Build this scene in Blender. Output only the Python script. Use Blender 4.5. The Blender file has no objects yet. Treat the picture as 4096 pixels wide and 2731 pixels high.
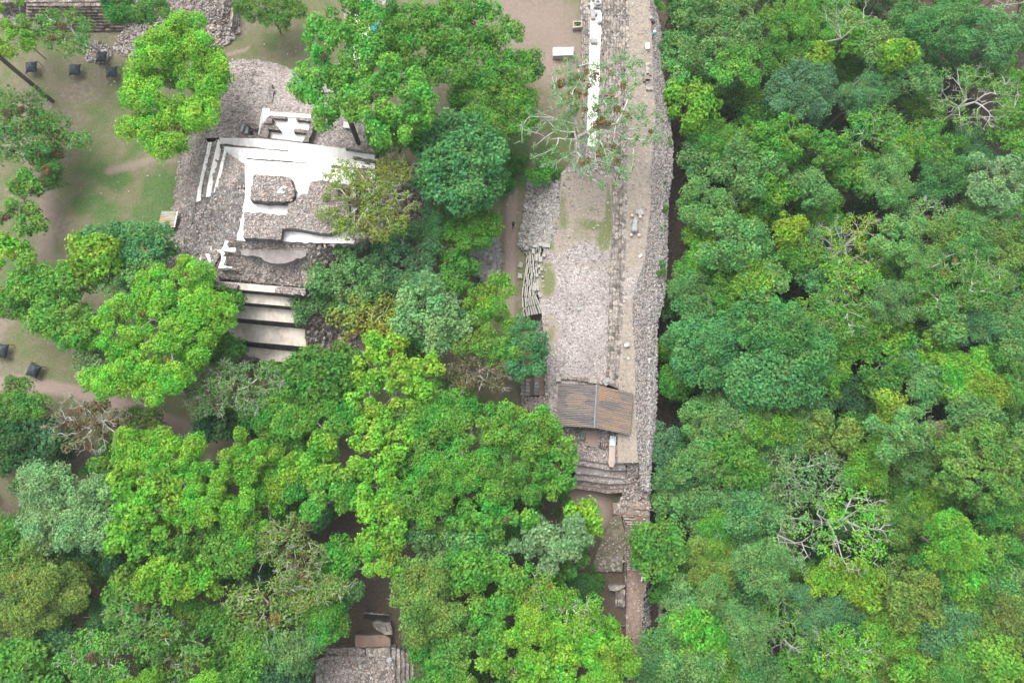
import bpy, bmesh, math, random
import numpy as np
from mathutils import Matrix, Vector, Euler

# ------------------------------------------------------------------ camera, sky, sun, exposure
SC = bpy.context.scene
COL = SC.collection
TX, TY, CAM_H = math.radians(9.69), math.radians(-2.52), 115.0
cam_data = bpy.data.cameras.new("camera")
cam_data.lens = 24.0; cam_data.sensor_width = 36.0; cam_data.sensor_fit = 'HORIZONTAL'
cam_data.clip_start = 0.5; cam_data.clip_end = 6000
cam = bpy.data.objects.new("camera", cam_data); COL.objects.link(cam)
cam.location = (0, 0, CAM_H); cam.rotation_euler = (TX, TY, 0)
SC.camera = cam

SUN_EL, SUN_AZ = math.radians(58), math.radians(-35)
world = bpy.data.worlds.new("World"); SC.world = world; world.use_nodes = True
wn = world.node_tree
sky = wn.nodes.new('ShaderNodeTexSky'); sky.sky_type = 'NISHITA'; sky.sun_disc = False
sky.sun_elevation = SUN_EL; sky.sun_rotation = SUN_AZ; sky.air_density = 1.0; sky.dust_density = 3.0
hs = wn.nodes.new('ShaderNodeHueSaturation'); hs.inputs['Saturation'].default_value = 0.30
wn.links.new(sky.outputs[0], hs.inputs['Color'])
bg = wn.nodes['Background']; bg.inputs['Strength'].default_value = 0.15
wn.links.new(hs.outputs[0], bg.inputs['Color'])
sl = bpy.data.lights.new("sun", 'SUN'); sl.energy = 1.35; sl.angle = math.radians(42); sl.color = (1.0, 0.975, 0.94)
sun = bpy.data.objects.new("sun", sl); COL.objects.link(sun)
sd = Vector((math.sin(SUN_AZ)*math.cos(SUN_EL), math.cos(SUN_AZ)*math.cos(SUN_EL), math.sin(SUN_EL)))
sun.rotation_euler = sd.to_track_quat('Z', 'Y').to_euler(); sun.location = (0, 0, 150)
SC.view_settings.view_transform = 'Standard'; SC.view_settings.look = 'None'
SC.view_settings.exposure = 1.47; SC.view_settings.gamma = 1.0
SC.render.engine = 'CYCLES'
SC.cycles.max_bounces = 6; SC.cycles.diffuse_bounces = 3; SC.cycles.transmission_bounces = 4
SC.cycles.use_denoising = True

# ------------------------------------------------------------------ photograph geometry -> world
ROT = np.array(Euler((TX, TY, 0)).to_matrix())
FPX = 4096*24/36.0
def P(u, v, z):
    """world point at height z seen at the photograph's pixel (4096 wide)"""
    d = ROT @ np.array(((u-2048)/FPX, -(v-1365.5)/FPX, -1.0))
    t = (z-CAM_H)/d[2]
    return np.array((d[0]*t, d[1]*t, z))
def PD(u, v, z): return P(u*1.74150, v*1.74150, z)          # half-size reading of the photograph (2352 wide)
def proj(x, y, z):
    q = np.stack([np.asarray(x, float), np.asarray(y, float), np.asarray(z, float)-CAM_H], -1) @ ROT
    return (2048 + FPX*q[..., 0]/-q[..., 2])/1.7415, (1365.5 - FPX*q[..., 1]/-q[..., 2])/1.7415
def zA(x, y): return (600+x/1.96, 200+y/1.96)
def zB(x, y): return (600+x/1.96, 800+y/1.96)
def zC(x, y): return (1900+x/1.96, 700+y/1.96)
def zD(x, y): return (1900+x/1.96, 1400+y/1.96)
def zN(x, y): return (1900+x/1.96, y/1.96)
def zR(x, y): return (920+x/6.533, 380+y/6.533)
def zS(x, y): return (2280+x/5.227, 1650+y/5.227)
def zT(x, y): return (2380+x/5.227, 1980+y/5.227)
def zU(x, y): return (1200+x/2.352, 2350+y/2.352)
def zV(x, y): return (2460+x/4.479, 2250+y/4.479)
def z1(x, y): return (x/1.7227, y/1.7227)
def zW(x, y): return (2300+x/3.92, y/3.92)
def zX(x, y): return (2050+x/3.92, 1300+y/3.92)

# ------------------------------------------------------------------ noise
def _h(i, j, k, s):
    n = (i*374761393 + j*668265263 + k*1440662683 + s*974634777) & 0xFFFFFFFF
    n = ((n ^ (n >> 13))*1274126177) & 0xFFFFFFFF
    n = (n ^ (n >> 16)) & 0xFFFFFF
    return n/float(0xFFFFFF)
def vnoise(p, s=0):
    p = np.asarray(p, float); f = np.floor(p); w = p-f; w = w*w*(3-2*w); f = f.astype(np.int64)
    r = 0
    for a in (0, 1):
        for b in (0, 1):
            for c in (0, 1):
                wt = (w[..., 0] if a else 1-w[..., 0])*(w[..., 1] if b else 1-w[..., 1])*(w[..., 2] if c else 1-w[..., 2])
                r = r + wt*_h(f[..., 0]+a, f[..., 1]+b, f[..., 2]+c, s)
    return r
def fbm(p, s=0): return 0.55*vnoise(p, s)+0.3*vnoise(np.asarray(p)*2.1, s+1)+0.15*vnoise(np.asarray(p)*4.3, s+2)

# ------------------------------------------------------------------ terrain height
EDGE = np.array([(2600,-400),(2600,-150),(2612,0),(2640,100),(2652,200),(2654,300),(2676,450),(2694,600),(2690,700),(2672,800),(2668,1000),(2668,1100),
                 (2655,1200),(2628,1290),(2627,1500),(2620,1700),(2600,1850),(2600,2000),(2605,2150),(2600,2300),(2600,2500),(2610,2731),(2610,3200)], float)
EW = np.array([P(u, v, 3.0) for u, v in EDGE])
def edge_x(y): return np.interp(-np.asarray(y, float), -EW[:, 1], EW[:, 0])
LOW = -9.0
def gz(x, y):
    x = np.asarray(x, float); y = np.asarray(y, float)
    t = np.clip((x-(edge_x(y)-1.6))/1.2, 0, 1)
    far = np.clip((x-edge_x(y)-4)/40, 0, 1)*-3.0
    p = np.stack([x*0.12, y*0.12, x*0], -1)
    return t*LOW + far + (fbm(p, 5)-0.5)*0.45*(0.3+t)

# ------------------------------------------------------------------ mesh builders
def raw_mesh(name, V, F, mats=(), mi=None, smooth=False):
    """V (n,3), F (m,k) with constant k"""
    V = np.ascontiguousarray(V, np.float32); F = np.ascontiguousarray(F, np.int32)
    me = bpy.data.meshes.new(name); m, k = F.shape
    me.vertices.add(len(V)); me.vertices.foreach_set('co', V.ravel())
    me.loops.add(m*k); me.loops.foreach_set('vertex_index', F.ravel())
    me.polygons.add(m); me.polygons.foreach_set('loop_start', np.arange(0, m*k, k, dtype=np.int32))
    me.polygons.foreach_set('loop_total', np.full(m, k, np.int32))
    for x in mats: me.materials.append(x)
    if mi is not None: me.polygons.foreach_set('material_index', np.asarray(mi, np.int32))
    me.polygons.foreach_set('use_smooth', np.full(m, smooth, bool))
    me.update(calc_edges=True); me.validate()
    return me
def link(name, me, parent=None):
    o = bpy.data.objects.new(name, me); COL.objects.link(o)
    if parent is not None:
        o.parent = parent
        o.matrix_parent_inverse = Matrix.Translation(-parent.location) if parent.type == 'EMPTY' and parent.parent is None else Matrix()
    return o
def tag(o, label=None, cat=None, group=None, kind=None):
    if label: o['label'] = label
    if cat: o['category'] = cat
    if group: o['group'] = group
    if kind: o['kind'] = kind
    return o
def thing(name, loc, label, cat, group=None):
    o = bpy.data.objects.new(name, None); COL.objects.link(o); o.location = tuple(float(c) for c in loc)
    o.empty_display_size = 0.5
    return tag(o, label, cat, group)

class MB:
    """collects polygons, then links them as one mesh object"""
    def __init__(s): s.v = []; s.f = []; s.m = []
    def add(s, V, F, mi=0):
        b = len(s.v); s.v += [tuple(map(float, p)) for p in V]
        for f in F: s.f.append([b+i for i in f]); s.m.append(mi)
    def prism(s, top, bottom, mi=0, side=None):
        n = len(top); side = mi if side is None else side
        V = list(top)+list(bottom)
        s.add(V, [list(range(n))], mi)
        s.add(V, [[i, i+n, (i+1) % n+n, (i+1) % n] for i in range(n)], side)
        s.add(V, [list(range(2*n-1, n-1, -1))], side)
    def flat(s, pts, zt, zb, mi=0, side=None, batter=0.0, k=0.0, seed=0):
        """prism from photo pixels: top outline at zt, going down to zb"""
        t = [P(u, v, zt) for u, v in pts]
        if k > 0: t = rough_outline(t, k, seed)
        a = sum((t[i][0]*t[(i+1) % len(t)][1]-t[(i+1) % len(t)][0]*t[i][1]) for i in range(len(t)))
        if a < 0: t = t[::-1]
        c = sum(t)/len(t)
        b = []
        for p in t:
            d = p-c; L = max(math.hypot(d[0], d[1]), 1e-6)
            b.append(np.array((p[0]+d[0]/L*batter, p[1]+d[1]/L*batter, zb)))
        s.prism(t, b, mi, side)
    def box(s, c, sx, sy, sz, rz=0, mi=0, tilt=(0, 0)):
        R = np.array(Euler((tilt[0], tilt[1], rz)).to_matrix())
        V = [np.asarray(c)+R @ np.array((x*sx/2, y*sy/2, z*sz/2)) for z in (-1, 1) for y in (-1, 1) for x in (-1, 1)]
        s.add(V, [[0, 2, 3, 1], [4, 5, 7, 6], [0, 1, 5, 4], [2, 6, 7, 3], [0, 4, 6, 2], [1, 3, 7, 5]], mi)
    def tube(s, pts, rad, n=8, mi=0, cap=True):
        pts = [np.asarray(p, float) for p in pts]
        if np.isscalar(rad): rad = [rad]*len(pts)
        rings = []
        for i, p in enumerate(pts):
            d = pts[min(i+1, len(pts)-1)]-pts[max(i-1, 0)]; d = d/max(np.linalg.norm(d), 1e-9)
            a = np.cross(d, (0, 0, 1) if abs(d[2]) < 0.9 else (1, 0, 0)); a /= np.linalg.norm(a); b = np.cross(d, a)
            rings.append([p+rad[i]*(a*math.cos(2*math.pi*j/n)+b*math.sin(2*math.pi*j/n)) for j in range(n)])
        V = [q for r in rings for q in r]
        F = [[i*n+j, i*n+(j+1) % n, (i+1)*n+(j+1) % n, (i+1)*n+j] for i in range(len(pts)-1) for j in range(n)]
        if cap: F += [list(range(n))[::-1], [(len(pts)-1)*n+j for j in range(n)]]
        s.add(V, F, mi)
    def build(s, name, mats, parent=None, smooth=False):
        me = bpy.data.meshes.new(name); me.from_pydata(s.v, [], s.f)
        for x in (mats if isinstance(mats, (list, tuple)) else [mats]): me.materials.append(x)
        me.polygons.foreach_set('material_index', s.m)
        me.polygons.foreach_set('use_smooth', [smooth]*len(s.f)); me.update()
        return link(name, me, parent)
def rough_outline(t, k, seed=0):
    rng = np.random.default_rng(seed+17); out = []
    for i in range(len(t)):
        a, b = t[i], t[(i+1) % len(t)]; L = np.linalg.norm(b-a); n = max(1, int(L/0.6))
        for j in range(n):
            p = a+(b-a)*j/n
            if j: p = p+np.append(rng.normal(0, k, 2), 0)
            out.append(p)
    return out
def grid_sheet(rows, step=0.5, rough=0.0, seed=0, fr=1.2, zr=None):
    """bilinear surface through rows of world points; returns V, F, (nr, nc)"""
    R = np.array(rows, float)
    def resample(A, st):
        out = []
        for i in range(len(A)-1):
            L = np.linalg.norm(A[i+1]-A[i], axis=-1).max(); n = max(1, int(math.ceil(L/st)))
            for j in range(n): out.append(A[i]+(A[i+1]-A[i])*j/n)
        out.append(A[-1]); return np.array(out)
    R = resample(R, step); R = resample(R.transpose(1, 0, 2), step).transpose(1, 0, 2)
    nr, nc, _ = R.shape; V = R.reshape(-1, 3).copy()
    if rough > 0:
        n = fbm(V*fr, seed)-0.5; m = vnoise(V*fr*2.7, seed+9)-0.5
        V[:, 2] += rough*(n*1.6+m*0.8)
        V[:, 0] += rough*0.5*(vnoise(V*fr, seed+3)-0.5); V[:, 1] += rough*0.5*(vnoise(V*fr, seed+4)-0.5)
    i, j = np.meshgrid(np.arange(nr-1), np.arange(nc-1), indexing='ij'); a = (i*nc+j).ravel()
    F = np.stack([a, a+1, a+nc+1, a+nc], -1)
    # make it face up
    n = np.cross(V[F[:, 1]]-V[F[:, 0]], V[F[:, 3]]-V[F[:, 0]])
    if n[:, 2].sum() < 0: F = F[:, ::-1]
    return V, F, (nr, nc)
def sheet(name, rows, mat, parent=None, step=0.5, rough=0.0, seed=0, fr=1.2, smooth=False):
    V, F, _ = grid_sheet(rows, step, rough, seed, fr)
    return link(name, raw_mesh(name, V, F, [mat], smooth=smooth), parent)
def rowsP(*rows): return [[P(u, v, z) for (u, v), z in r] for r in rows]
CUBE = np.array([(x, y, z) for z in (-.5, .5) for y in (-.5, .5) for x in (-.5, .5)])
CF = np.array([[0, 2, 3, 1], [4, 5, 7, 6], [0, 1, 5, 4], [2, 6, 7, 3], [0, 4, 6, 2], [1, 3, 7, 5]])
def stones_mesh(name, pts, smin, smax, mat, seed=0, flat=0.6, tiltk=0.45, sq=0.28, zrot=None):
    rng = np.random.default_rng(seed); n = len(pts)
    s = smin+(smax-smin)*rng.random(n)**2.2
    B = CUBE[None]*np.ones((n, 1, 1)); B = B+rng.normal(0, sq*0.42, (n, 8, 3))*0.6
    B[:, 4:, :2] *= (0.55+0.35*rng.random((n, 1, 1)))
    B *= (s[:, None]*np.stack([0.8+0.9*rng.random(n), 0.7+0.4*rng.random(n), flat*(0.7+0.6*rng.random(n))], -1))[:, None, :]
    a = rng.random(n)*6.283 if zrot is None else zrot+rng.normal(0, .12, n)
    ca, sa = np.cos(a), np.sin(a); Z = np.zeros(n); O = np.ones(n)
    Rz = np.stack([np.stack([ca, -sa, Z], -1), np.stack([sa, ca, Z], -1), np.stack([Z, Z, O], -1)], 1)
    tx = rng.normal(0, tiltk, n); c, d = np.cos(tx), np.sin(tx)
    Rx = np.stack([np.stack([O, Z, Z], -1), np.stack([Z, c, -d], -1), np.stack([Z, d, c], -1)], 1)
    V = np.einsum('nij,nkj->nki', Rz, np.einsum('nij,nkj->nki', Rx, B))+np.asarray(pts)[:, None, :]
    F = (CF[None]+8*np.arange(n)[:, None, None]).reshape(-1, 4)
    return raw_mesh(name, V.reshape(-1, 3), F, [mat])
def scatter_rows(rows, n, seed=0, dz=0.0):
    """random points on the bilinear surface through rows"""
    R = np.array(rows, float); nr, nc, _ = R.shape; rng = np.random.default_rng(seed)
    w = []
    for i in range(nr-1):
        for j in range(nc-1):
            w.append(np.linalg.norm(np.cross(R[i+1, j]-R[i, j], R[i, j+1]-R[i, j]))+np.linalg.norm(np.cross(R[i+1, j]-R[i+1, j+1], R[i, j+1]-R[i+1, j+1])))
    w = np.array(w); k = rng.choice(len(w), n, p=w/w.sum()); i, j = k//(nc-1), k % (nc-1)
    a, b = rng.random((n, 1)), rng.random((n, 1))
    p = (R[i, j]*(1-a)+R[i+1, j]*a)*(1-b)+(R[i, j+1]*(1-a)+R[i+1, j+1]*a)*b
    p[:, 2] += dz
    return p

# ------------------------------------------------------------------ materials
def newmat(name):
    m = bpy.data.materials.new(name); m.use_nodes = True
    nt = m.node_tree; b = nt.nodes['Principled BSDF']; b.inputs['Roughness'].default_value = 0.9
    b.inputs['Specular IOR Level'].default_value = 0.2
    return m, nt, b
def N(nt, t, **kw):
    n = nt.nodes.new(t)
    for k, v in kw.items():
        if k.startswith('_'): setattr(n, k[1:], v)
        else: n.inputs[k.replace('__', ' ')].default_value = v
    return n
def ramp(nt, fac, stops, interp='LINEAR'):
    r = nt.nodes.new('ShaderNodeValToRGB'); r.color_ramp.interpolation = interp
    e = r.color_ramp.elements
    while len(e) > 1: e.remove(e[-1])
    e[0].position = stops[0][0]; c = stops[0][1]; e[0].color = (*c, 1) if len(c) == 3 else c
    for p, c in stops[1:]:
        x = e.new(p); x.color = (*c, 1) if len(c) == 3 else c
    nt.links.new(fac, r.inputs['Fac']); return r
def mixc(nt, fac, a, b, mode='MIX'):
    m = nt.nodes.new('ShaderNodeMix'); m.data_type = 'RGBA'; m.blend_type = mode
    for s, x in ((m.inputs[0], fac), (m.inputs[6], a), (m.inputs[7], b)):
        if hasattr(x, 'type') and hasattr(x, 'links'): nt.links.new(x, s)
        elif isinstance(x, (int, float)): s.default_value = x
        else: s.default_value = (*x, 1)
    return m.outputs[2]
def coords(nt, scale=(1, 1, 1)):
    g = nt.nodes.new('ShaderNodeNewGeometry')
    if scale == (1, 1, 1): return g.outputs['Position']
    mp = nt.nodes.new('ShaderNodeMapping'); mp.inputs['Scale'].default_value = scale
    nt.links.new(g.outputs['Position'], mp.inputs['Vector']); return mp.outputs[0]
def noise(nt, co, scale, detail=4, rough=0.6, dist=0.0):
    n = N(nt, 'ShaderNodeTexNoise', Scale=scale, Detail=detail, Roughness=rough, Distortion=dist)
    nt.links.new(co, n.inputs['Vector']); return n.outputs[0]
def voro(nt, co, scale, out='Color', feature='F1', rnd=1.0):
    n = N(nt, 'ShaderNodeTexVoronoi', Scale=scale, _feature=feature)
    n.inputs['Randomness'].default_value = rnd
    nt.links.new(co, n.inputs['Vector']); return n.outputs[out]
def bump(nt, b, h, strength=0.5, dist=0.1):
    n = N(nt, 'ShaderNodeBump', Strength=strength, Distance=dist)
    nt.links.new(h, n.inputs['Height']); nt.links.new(n.outputs[0], b.inputs['Normal'])

def stone_mat(name, base, vary=0.5, scale=2.2, tint=(0.30, 0.22, 0.17), dark=(0.06, 0.055, 0.05), joint=0.10, patch=0.35, bmp=0.6):
    """rubble or cobble masonry: separate stones of different tone with dark joints"""
    m, nt, b = newmat(name); co = coords(nt)
    sep = nt.nodes.new('ShaderNodeSeparateColor'); nt.links.new(voro(nt, co, scale), sep.inputs[0])
    lo = tuple(c*(1-vary) for c in base); hi = tuple(min(.85, c*(1+vary)) for c in base)
    c = ramp(nt, sep.outputs[0], [(0, lo), (0.45, base), (0.8, hi), (1, tint)]).outputs[0]
    e = voro(nt, co, scale, 'Distance', 'DISTANCE_TO_EDGE')
    jr = ramp(nt, e, [(0, (0, 0, 0)), (joint, (1, 1, 1))])
    c = mixc(nt, jr.outputs[0], dark, c)
    big = ramp(nt, noise(nt, co, 0.22, 5, 0.65), [(0.38, (0, 0, 0)), (0.68, (1, 1, 1))])
    c2 = mixc(nt, 1.0, c, (0.62, 0.58, 0.55), 'MULTIPLY')
    f = nt.nodes.new('ShaderNodeMath'); f.operation = 'MULTIPLY'; nt.links.new(big.outputs[0], f.inputs[0]); f.inputs[1].default_value = patch*2
    c = mixc(nt, f.outputs[0], c, c2)
    fn = ramp(nt, noise(nt, co, 3.1, 3), [(0.3, (0.75, 0.75, 0.75)), (0.7, (1.2, 1.2, 1.2))])
    c = mixc(nt, 1.0, c, fn.outputs[0], 'MULTIPLY')
    nt.links.new(c, b.inputs['Base Color'])
    bump(nt, b, jr.outputs[0], bmp, 0.08)
    return m
M = {}
M['rubble'] = stone_mat('rubble_masonry', (0.262, 0.232, 0.21), 0.42, 3.4, (0.33, 0.27, 0.23))
M['rubble_dark'] = stone_mat('weathered_dark_masonry', (0.165, 0.156, 0.148), 0.5, 3.4, (0.22, 0.20, 0.18), patch=.45)
M['rubble_brown'] = stone_mat('earthy_rubble', (0.225, 0.195, 0.175), 0.5, 2.4, (0.26, 0.19, 0.15), patch=.4)
M['cobble'] = stone_mat('cobbled_paving', (0.275, 0.24, 0.222), 0.42, 4.2, (0.36, 0.31, 0.28), dark=(0.15, 0.128, 0.117), joint=0.07, patch=.15, bmp=.35)
M['wallstone'] = stone_mat('river_cobble_facing', (0.245, 0.222, 0.203), 0.55, 3.6, (0.40, 0.27, 0.20), dark=(0.07, 0.06, 0.055), joint=0.12, patch=.3)
M['step'] = stone_mat('cut_stone_steps', (0.23, 0.205, 0.18), 0.5, 1.5, (0.31, 0.27, 0.22), joint=.05, patch=.35, bmp=.3)
M['step_brown'] = stone_mat('brown_cut_stone', (0.20, 0.16, 0.135), 0.45, 1.7, (0.27, 0.21, 0.17), joint=.05, patch=.3, bmp=.3)
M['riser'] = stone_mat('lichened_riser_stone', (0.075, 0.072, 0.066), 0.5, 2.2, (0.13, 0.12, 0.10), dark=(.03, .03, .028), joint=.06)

def loose_mat(name, cols):
    m, nt, b = newmat(name); g = nt.nodes.new('ShaderNodeNewGeometry')
    st = [(i/(len(cols)-1), c) for i, c in enumerate(cols)]
    c = ramp(nt, g.outputs['Random Per Island'], st).outputs[0]
    fn = ramp(nt, noise(nt, coords(nt), 5, 3), [(0.3, (0.7, 0.7, 0.7)), (0.7, (1.2, 1.2, 1.2))])
    nt.links.new(mixc(nt, 1.0, c, fn.outputs[0], 'MULTIPLY'), b.inputs['Base Color']); return m
M['loose_grey'] = loose_mat('loose_grey_stone', [(0.12, 0.115, 0.105), (0.22, 0.215, 0.20), (0.30, 0.29, 0.27), (0.20, 0.18, 0.16), (0.36, 0.34, 0.31)])
M['loose_pale'] = loose_mat('loose_pale_stone', [(0.15, 0.14, 0.13), (0.27, 0.25, 0.23), (0.38, 0.355, 0.33), (0.22, 0.18, 0.155), (0.44, 0.42, 0.40)])
M['loose_mix'] = loose_mat('loose_mixed_stone', [(0.13, 0.12, 0.115), (0.30, 0.27, 0.25), (0.21, 0.17, 0.15), (0.42, 0.39, 0.37), (0.34, 0.24, 0.18), (0.25, 0.23, 0.22)])
M['block'] = loose_mat('dressed_block_stone', [(0.26, 0.25, 0.215), (0.36, 0.35, 0.31), (0.31, 0.31, 0.27), (0.22, 0.21, 0.18), (0.40, 0.39, 0.35)])
M['litterstone'] = loose_mat('dark_litter_stone', [(0.05, 0.045, 0.04), (0.10, 0.09, 0.085), (0.16, 0.15, 0.145), (0.08, 0.06, 0.05)])

def plaster_mat(name, base, dirt, amt=0.4, sc=0.5):
    m, nt, b = newmat(name); co = coords(nt)
    f1 = ramp(nt, noise(nt, co, sc, 6, 0.7, .6), [(0.52-0.2*amt, (0, 0, 0)), (0.80, (1, 1, 1))])
    c = mixc(nt, f1.outputs[0], base, dirt)
    f2 = ramp(nt, noise(nt, coords(nt, (1, 0.22, 1)), 1.8, 5, .7), [(0.35, (0.86, 0.84, 0.82)), (0.62, (1.04, 1.04, 1.04))])
    nt.links.new(mixc(nt, 1.0, c, f2.outputs[0], 'MULTIPLY'), b.inputs['Base Color'])
    bump(nt, b, noise(nt, co, 4, 4), .12, .05); b.inputs['Roughness'].default_value = .8
    return m
M['plaster'] = plaster_mat('white_lime_plaster', (0.72, 0.70, 0.67), (0.46, 0.43, 0.40), 0.22, .45)
M['plaster_grey'] = plaster_mat('greyish_lime_plaster', (0.60, 0.58, 0.56), (0.42, 0.39, 0.36), 0.3)
M['plaster_stain'] = plaster_mat('stained_cream_plaster', (0.56, 0.50, 0.43), (0.24, 0.205, 0.18), 0.42, 0.55)
M['cement'] = plaster_mat('grey_cement_capping', (0.24, 0.212, 0.20), (0.14, 0.122, 0.114), .75, 1.1)
M['dirt_pale'] = plaster_mat('trodden_pale_earth', (0.37, 0.30, 0.255), (0.24, 0.185, 0.15), .4, .6)
M['dirt_brown'] = plaster_mat('trodden_brown_earth', (0.225, 0.16, 0.125), (0.14, 0.10, 0.08), .5, .7)

def simple(name, c, rough=.8, vary=0.25, sc=3.0, metal=0.0):
    m, nt, b = newmat(name); co = coords(nt)
    r = ramp(nt, noise(nt, co, sc, 4), [(0.3, tuple(x*(1-vary) for x in c)), (0.7, tuple(min(1, x*(1+vary)) for x in c))])
    nt.links.new(r.outputs[0], b.inputs['Base Color']); b.inputs['Roughness'].default_value = rough; b.inputs['Metallic'].default_value = metal
    return m
M['tarp'] = simple('black_plastic_sheet', (0.008, 0.014, 0.021), .5, .4)
M['tarp'].node_tree.nodes['Principled BSDF'].inputs['Specular IOR Level'].default_value = .35
M['teal'] = simple('teal_tarpaulin', (0.02, 0.20, 0.20), .6)
M['wood'] = simple('weathered_timber', (0.16, 0.12, 0.09), .8)
M['dark'] = simple('opening_shade_dark', (0.02, 0.018, 0.016), .95)  # near-black colour stands in for the shade inside openings
M['zinc'] = simple('galvanised_sheet', (0.40, 0.46, 0.46), .45, .18, 1.2)
M['white_paint'] = simple('white_painted_wood', (0.78, 0.77, 0.74), .6, .06)
M['stone_grey'] = simple('carved_grey_stone', (0.27, 0.275, 0.26), .9, .3, 4)
M['stone_pink'] = simple('pinkish_stone', (0.42, 0.34, 0.31), .9, .2, 4)
M['greenframe'] = simple('green_painted_metal', (0.10, 0.20, 0.17), .5, .2)
M['glass_dark'] = simple('dirty_glazing', (0.07, 0.10, 0.09), .15, .4)
M['skin'] = simple('skin', (0.36, 0.20, 0.14), .6, .05)
M['hair'] = simple('dark_hair', (0.015, 0.012, 0.01), .6, .1)
def cloth(name, c): return simple(name, c, .85, .12, 9)

def roof_mat():
    m, nt, b = newmat('rusty_corrugated_sheet'); co = coords(nt)
    at = nt.nodes.new('ShaderNodeAttribute'); at.attribute_name = 'sheet_uv'
    mp = nt.nodes.new('ShaderNodeMapping'); mp.inputs['Scale'].default_value = (26, 1.1, 9); nt.links.new(at.outputs['Vector'], mp.inputs['Vector'])
    mp2 = nt.nodes.new('ShaderNodeMapping'); mp2.inputs['Scale'].default_value = (5.0, 2.2, 31); nt.links.new(at.outputs['Vector'], mp2.inputs['Vector'])
    st = noise(nt, mp.outputs[0], 1.0, 3, .6)  # colour streaks imitate the shaded corrugation lines, besides streaky rust
    pt = voro(nt, mp2.outputs[0], 1.0, 'Color'); sp = nt.nodes.new('ShaderNodeSeparateColor'); nt.links.new(pt, sp.inputs[0])
    ad = nt.nodes.new('ShaderNodeMath'); ad.operation = 'MULTIPLY_ADD'; nt.links.new(sp.outputs[0], ad.inputs[0]); ad.inputs[1].default_value = .26; nt.links.new(st, ad.inputs[2])
    sx = nt.nodes.new('ShaderNodeSeparateXYZ'); nt.links.new(at.outputs['Vector'], sx.inputs[0])
    ad2 = nt.nodes.new('ShaderNodeMath'); ad2.operation = 'MULTIPLY_ADD'; nt.links.new(sx.outputs[2], ad2.inputs[0]); ad2.inputs[1].default_value = .09; nt.links.new(ad.outputs[0], ad2.inputs[2])
    rust = ramp(nt, ad2.outputs[0], [(0.50, (0.105, 0.097, 0.094)), (0.66, (0.16, 0.143, 0.133)), (0.75, (0.20, 0.155, 0.122)), (0.84, (0.27, 0.175, 0.105)), (.95, (.22, .17, .13))])
    f = ramp(nt, noise(nt, co, 5, 3), [(0.35, (.75, .75, .75)), (.65, (1.25, 1.25, 1.25))])
    nt.links.new(mixc(nt, 1.0, rust.outputs[0], f.outputs[0], 'MULTIPLY'), b.inputs['Base Color']); b.inputs['Roughness'].default_value = .7
    return m
M['roof'] = roof_mat()
def stripe_roof():
    m, nt, b = newmat('rust_streaked_zinc'); co = coords(nt, (0.12, 1, 1))
    r = ramp(nt, noise(nt, co, 1.6, 4, .7), [(0.42, (0.25, 0.27, 0.22)), (0.50, (0.27, 0.255, 0.18)), (0.57, (0.24, 0.145, 0.07)), (.72, (.22, .13, .07))])
    nt.links.new(r.outputs[0], b.inputs['Base Color']); b.inputs['Roughness'].default_value = .5; return m
M['roof_small'] = stripe_roof()

def leaf_mat():
    m, nt, b = newmat('foliage'); out = nt.nodes['Material Output']; nt.nodes.remove(b)
    oi = nt.nodes.new('ShaderNodeObjectInfo'); g = nt.nodes.new('ShaderNodeNewGeometry')
    tc = nt.nodes.new('ShaderNodeTexCoord')
    n1 = noise(nt, g.outputs['Position'], 0.34, 5, .65)
    hue = nt.nodes.new('ShaderNodeHueSaturation')
    mr = nt.nodes.new('ShaderNodeMapRange'); mr.inputs[1].default_value = .3; mr.inputs[2].default_value = .7; mr.inputs[3].default_value = .545; mr.inputs[4].default_value = .455
    nt.links.new(n1, mr.inputs[0]); nt.links.new(mr.outputs[0], hue.inputs['Hue'])
    v = nt.nodes.new('ShaderNodeMapRange'); v.inputs[3].default_value = .62; v.inputs[4].default_value = 1.42
    nt.links.new(g.outputs['Random Per Island'], v.inputs[0])
    n2 = nt.nodes.new('ShaderNodeMapRange'); n2.inputs[1].default_value = .3; n2.inputs[2].default_value = .7; n2.inputs[3].default_value = .72; n2.inputs[4].default_value = 1.30
    nt.links.new(noise(nt, g.outputs['Position'], 0.30, 4, .6), n2.inputs[0])
    mu = nt.nodes.new('ShaderNodeMath'); mu.operation = 'MULTIPLY'; nt.links.new(v.outputs[0], mu.inputs[0]); nt.links.new(n2.outputs[0], mu.inputs[1])
    nt.links.new(mu.outputs[0], hue.inputs['Value']); hue.inputs['Saturation'].default_value = .97
    nt.links.new(oi.outputs['Color'], hue.inputs['Color'])
    d = nt.nodes.new('ShaderNodeBsdfDiffuse'); t = nt.nodes.new('ShaderNodeBsdfTranslucent'); gl = nt.nodes.new('ShaderNodeBsdfGlossy')
    gl.inputs['Roughness'].default_value = .45; gl.inputs['Color'].default_value = (.8, .85, .8, 1)
    nt.links.new(hue.outputs[0], d.inputs[0])
    warm = mixc(nt, 1.0, hue.outputs[0], (1.15, 1.1, .55), 'MULTIPLY'); nt.links.new(warm, t.inputs[0])
    mx = nt.nodes.new('ShaderNodeMixShader'); mx.inputs[0].default_value = .40
    nt.links.new(d.outputs[0], mx.inputs[1]); nt.links.new(t.outputs[0], mx.inputs[2])
    m2 = nt.nodes.new('ShaderNodeMixShader'); m2.inputs[0].default_value = .008
    nt.links.new(mx.outputs[0], m2.inputs[1]); nt.links.new(gl.outputs[0], m2.inputs[2])
    nt.links.new(m2.outputs[0], out.inputs[0]); return m
M['leaf'] = leaf_mat()
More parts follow.
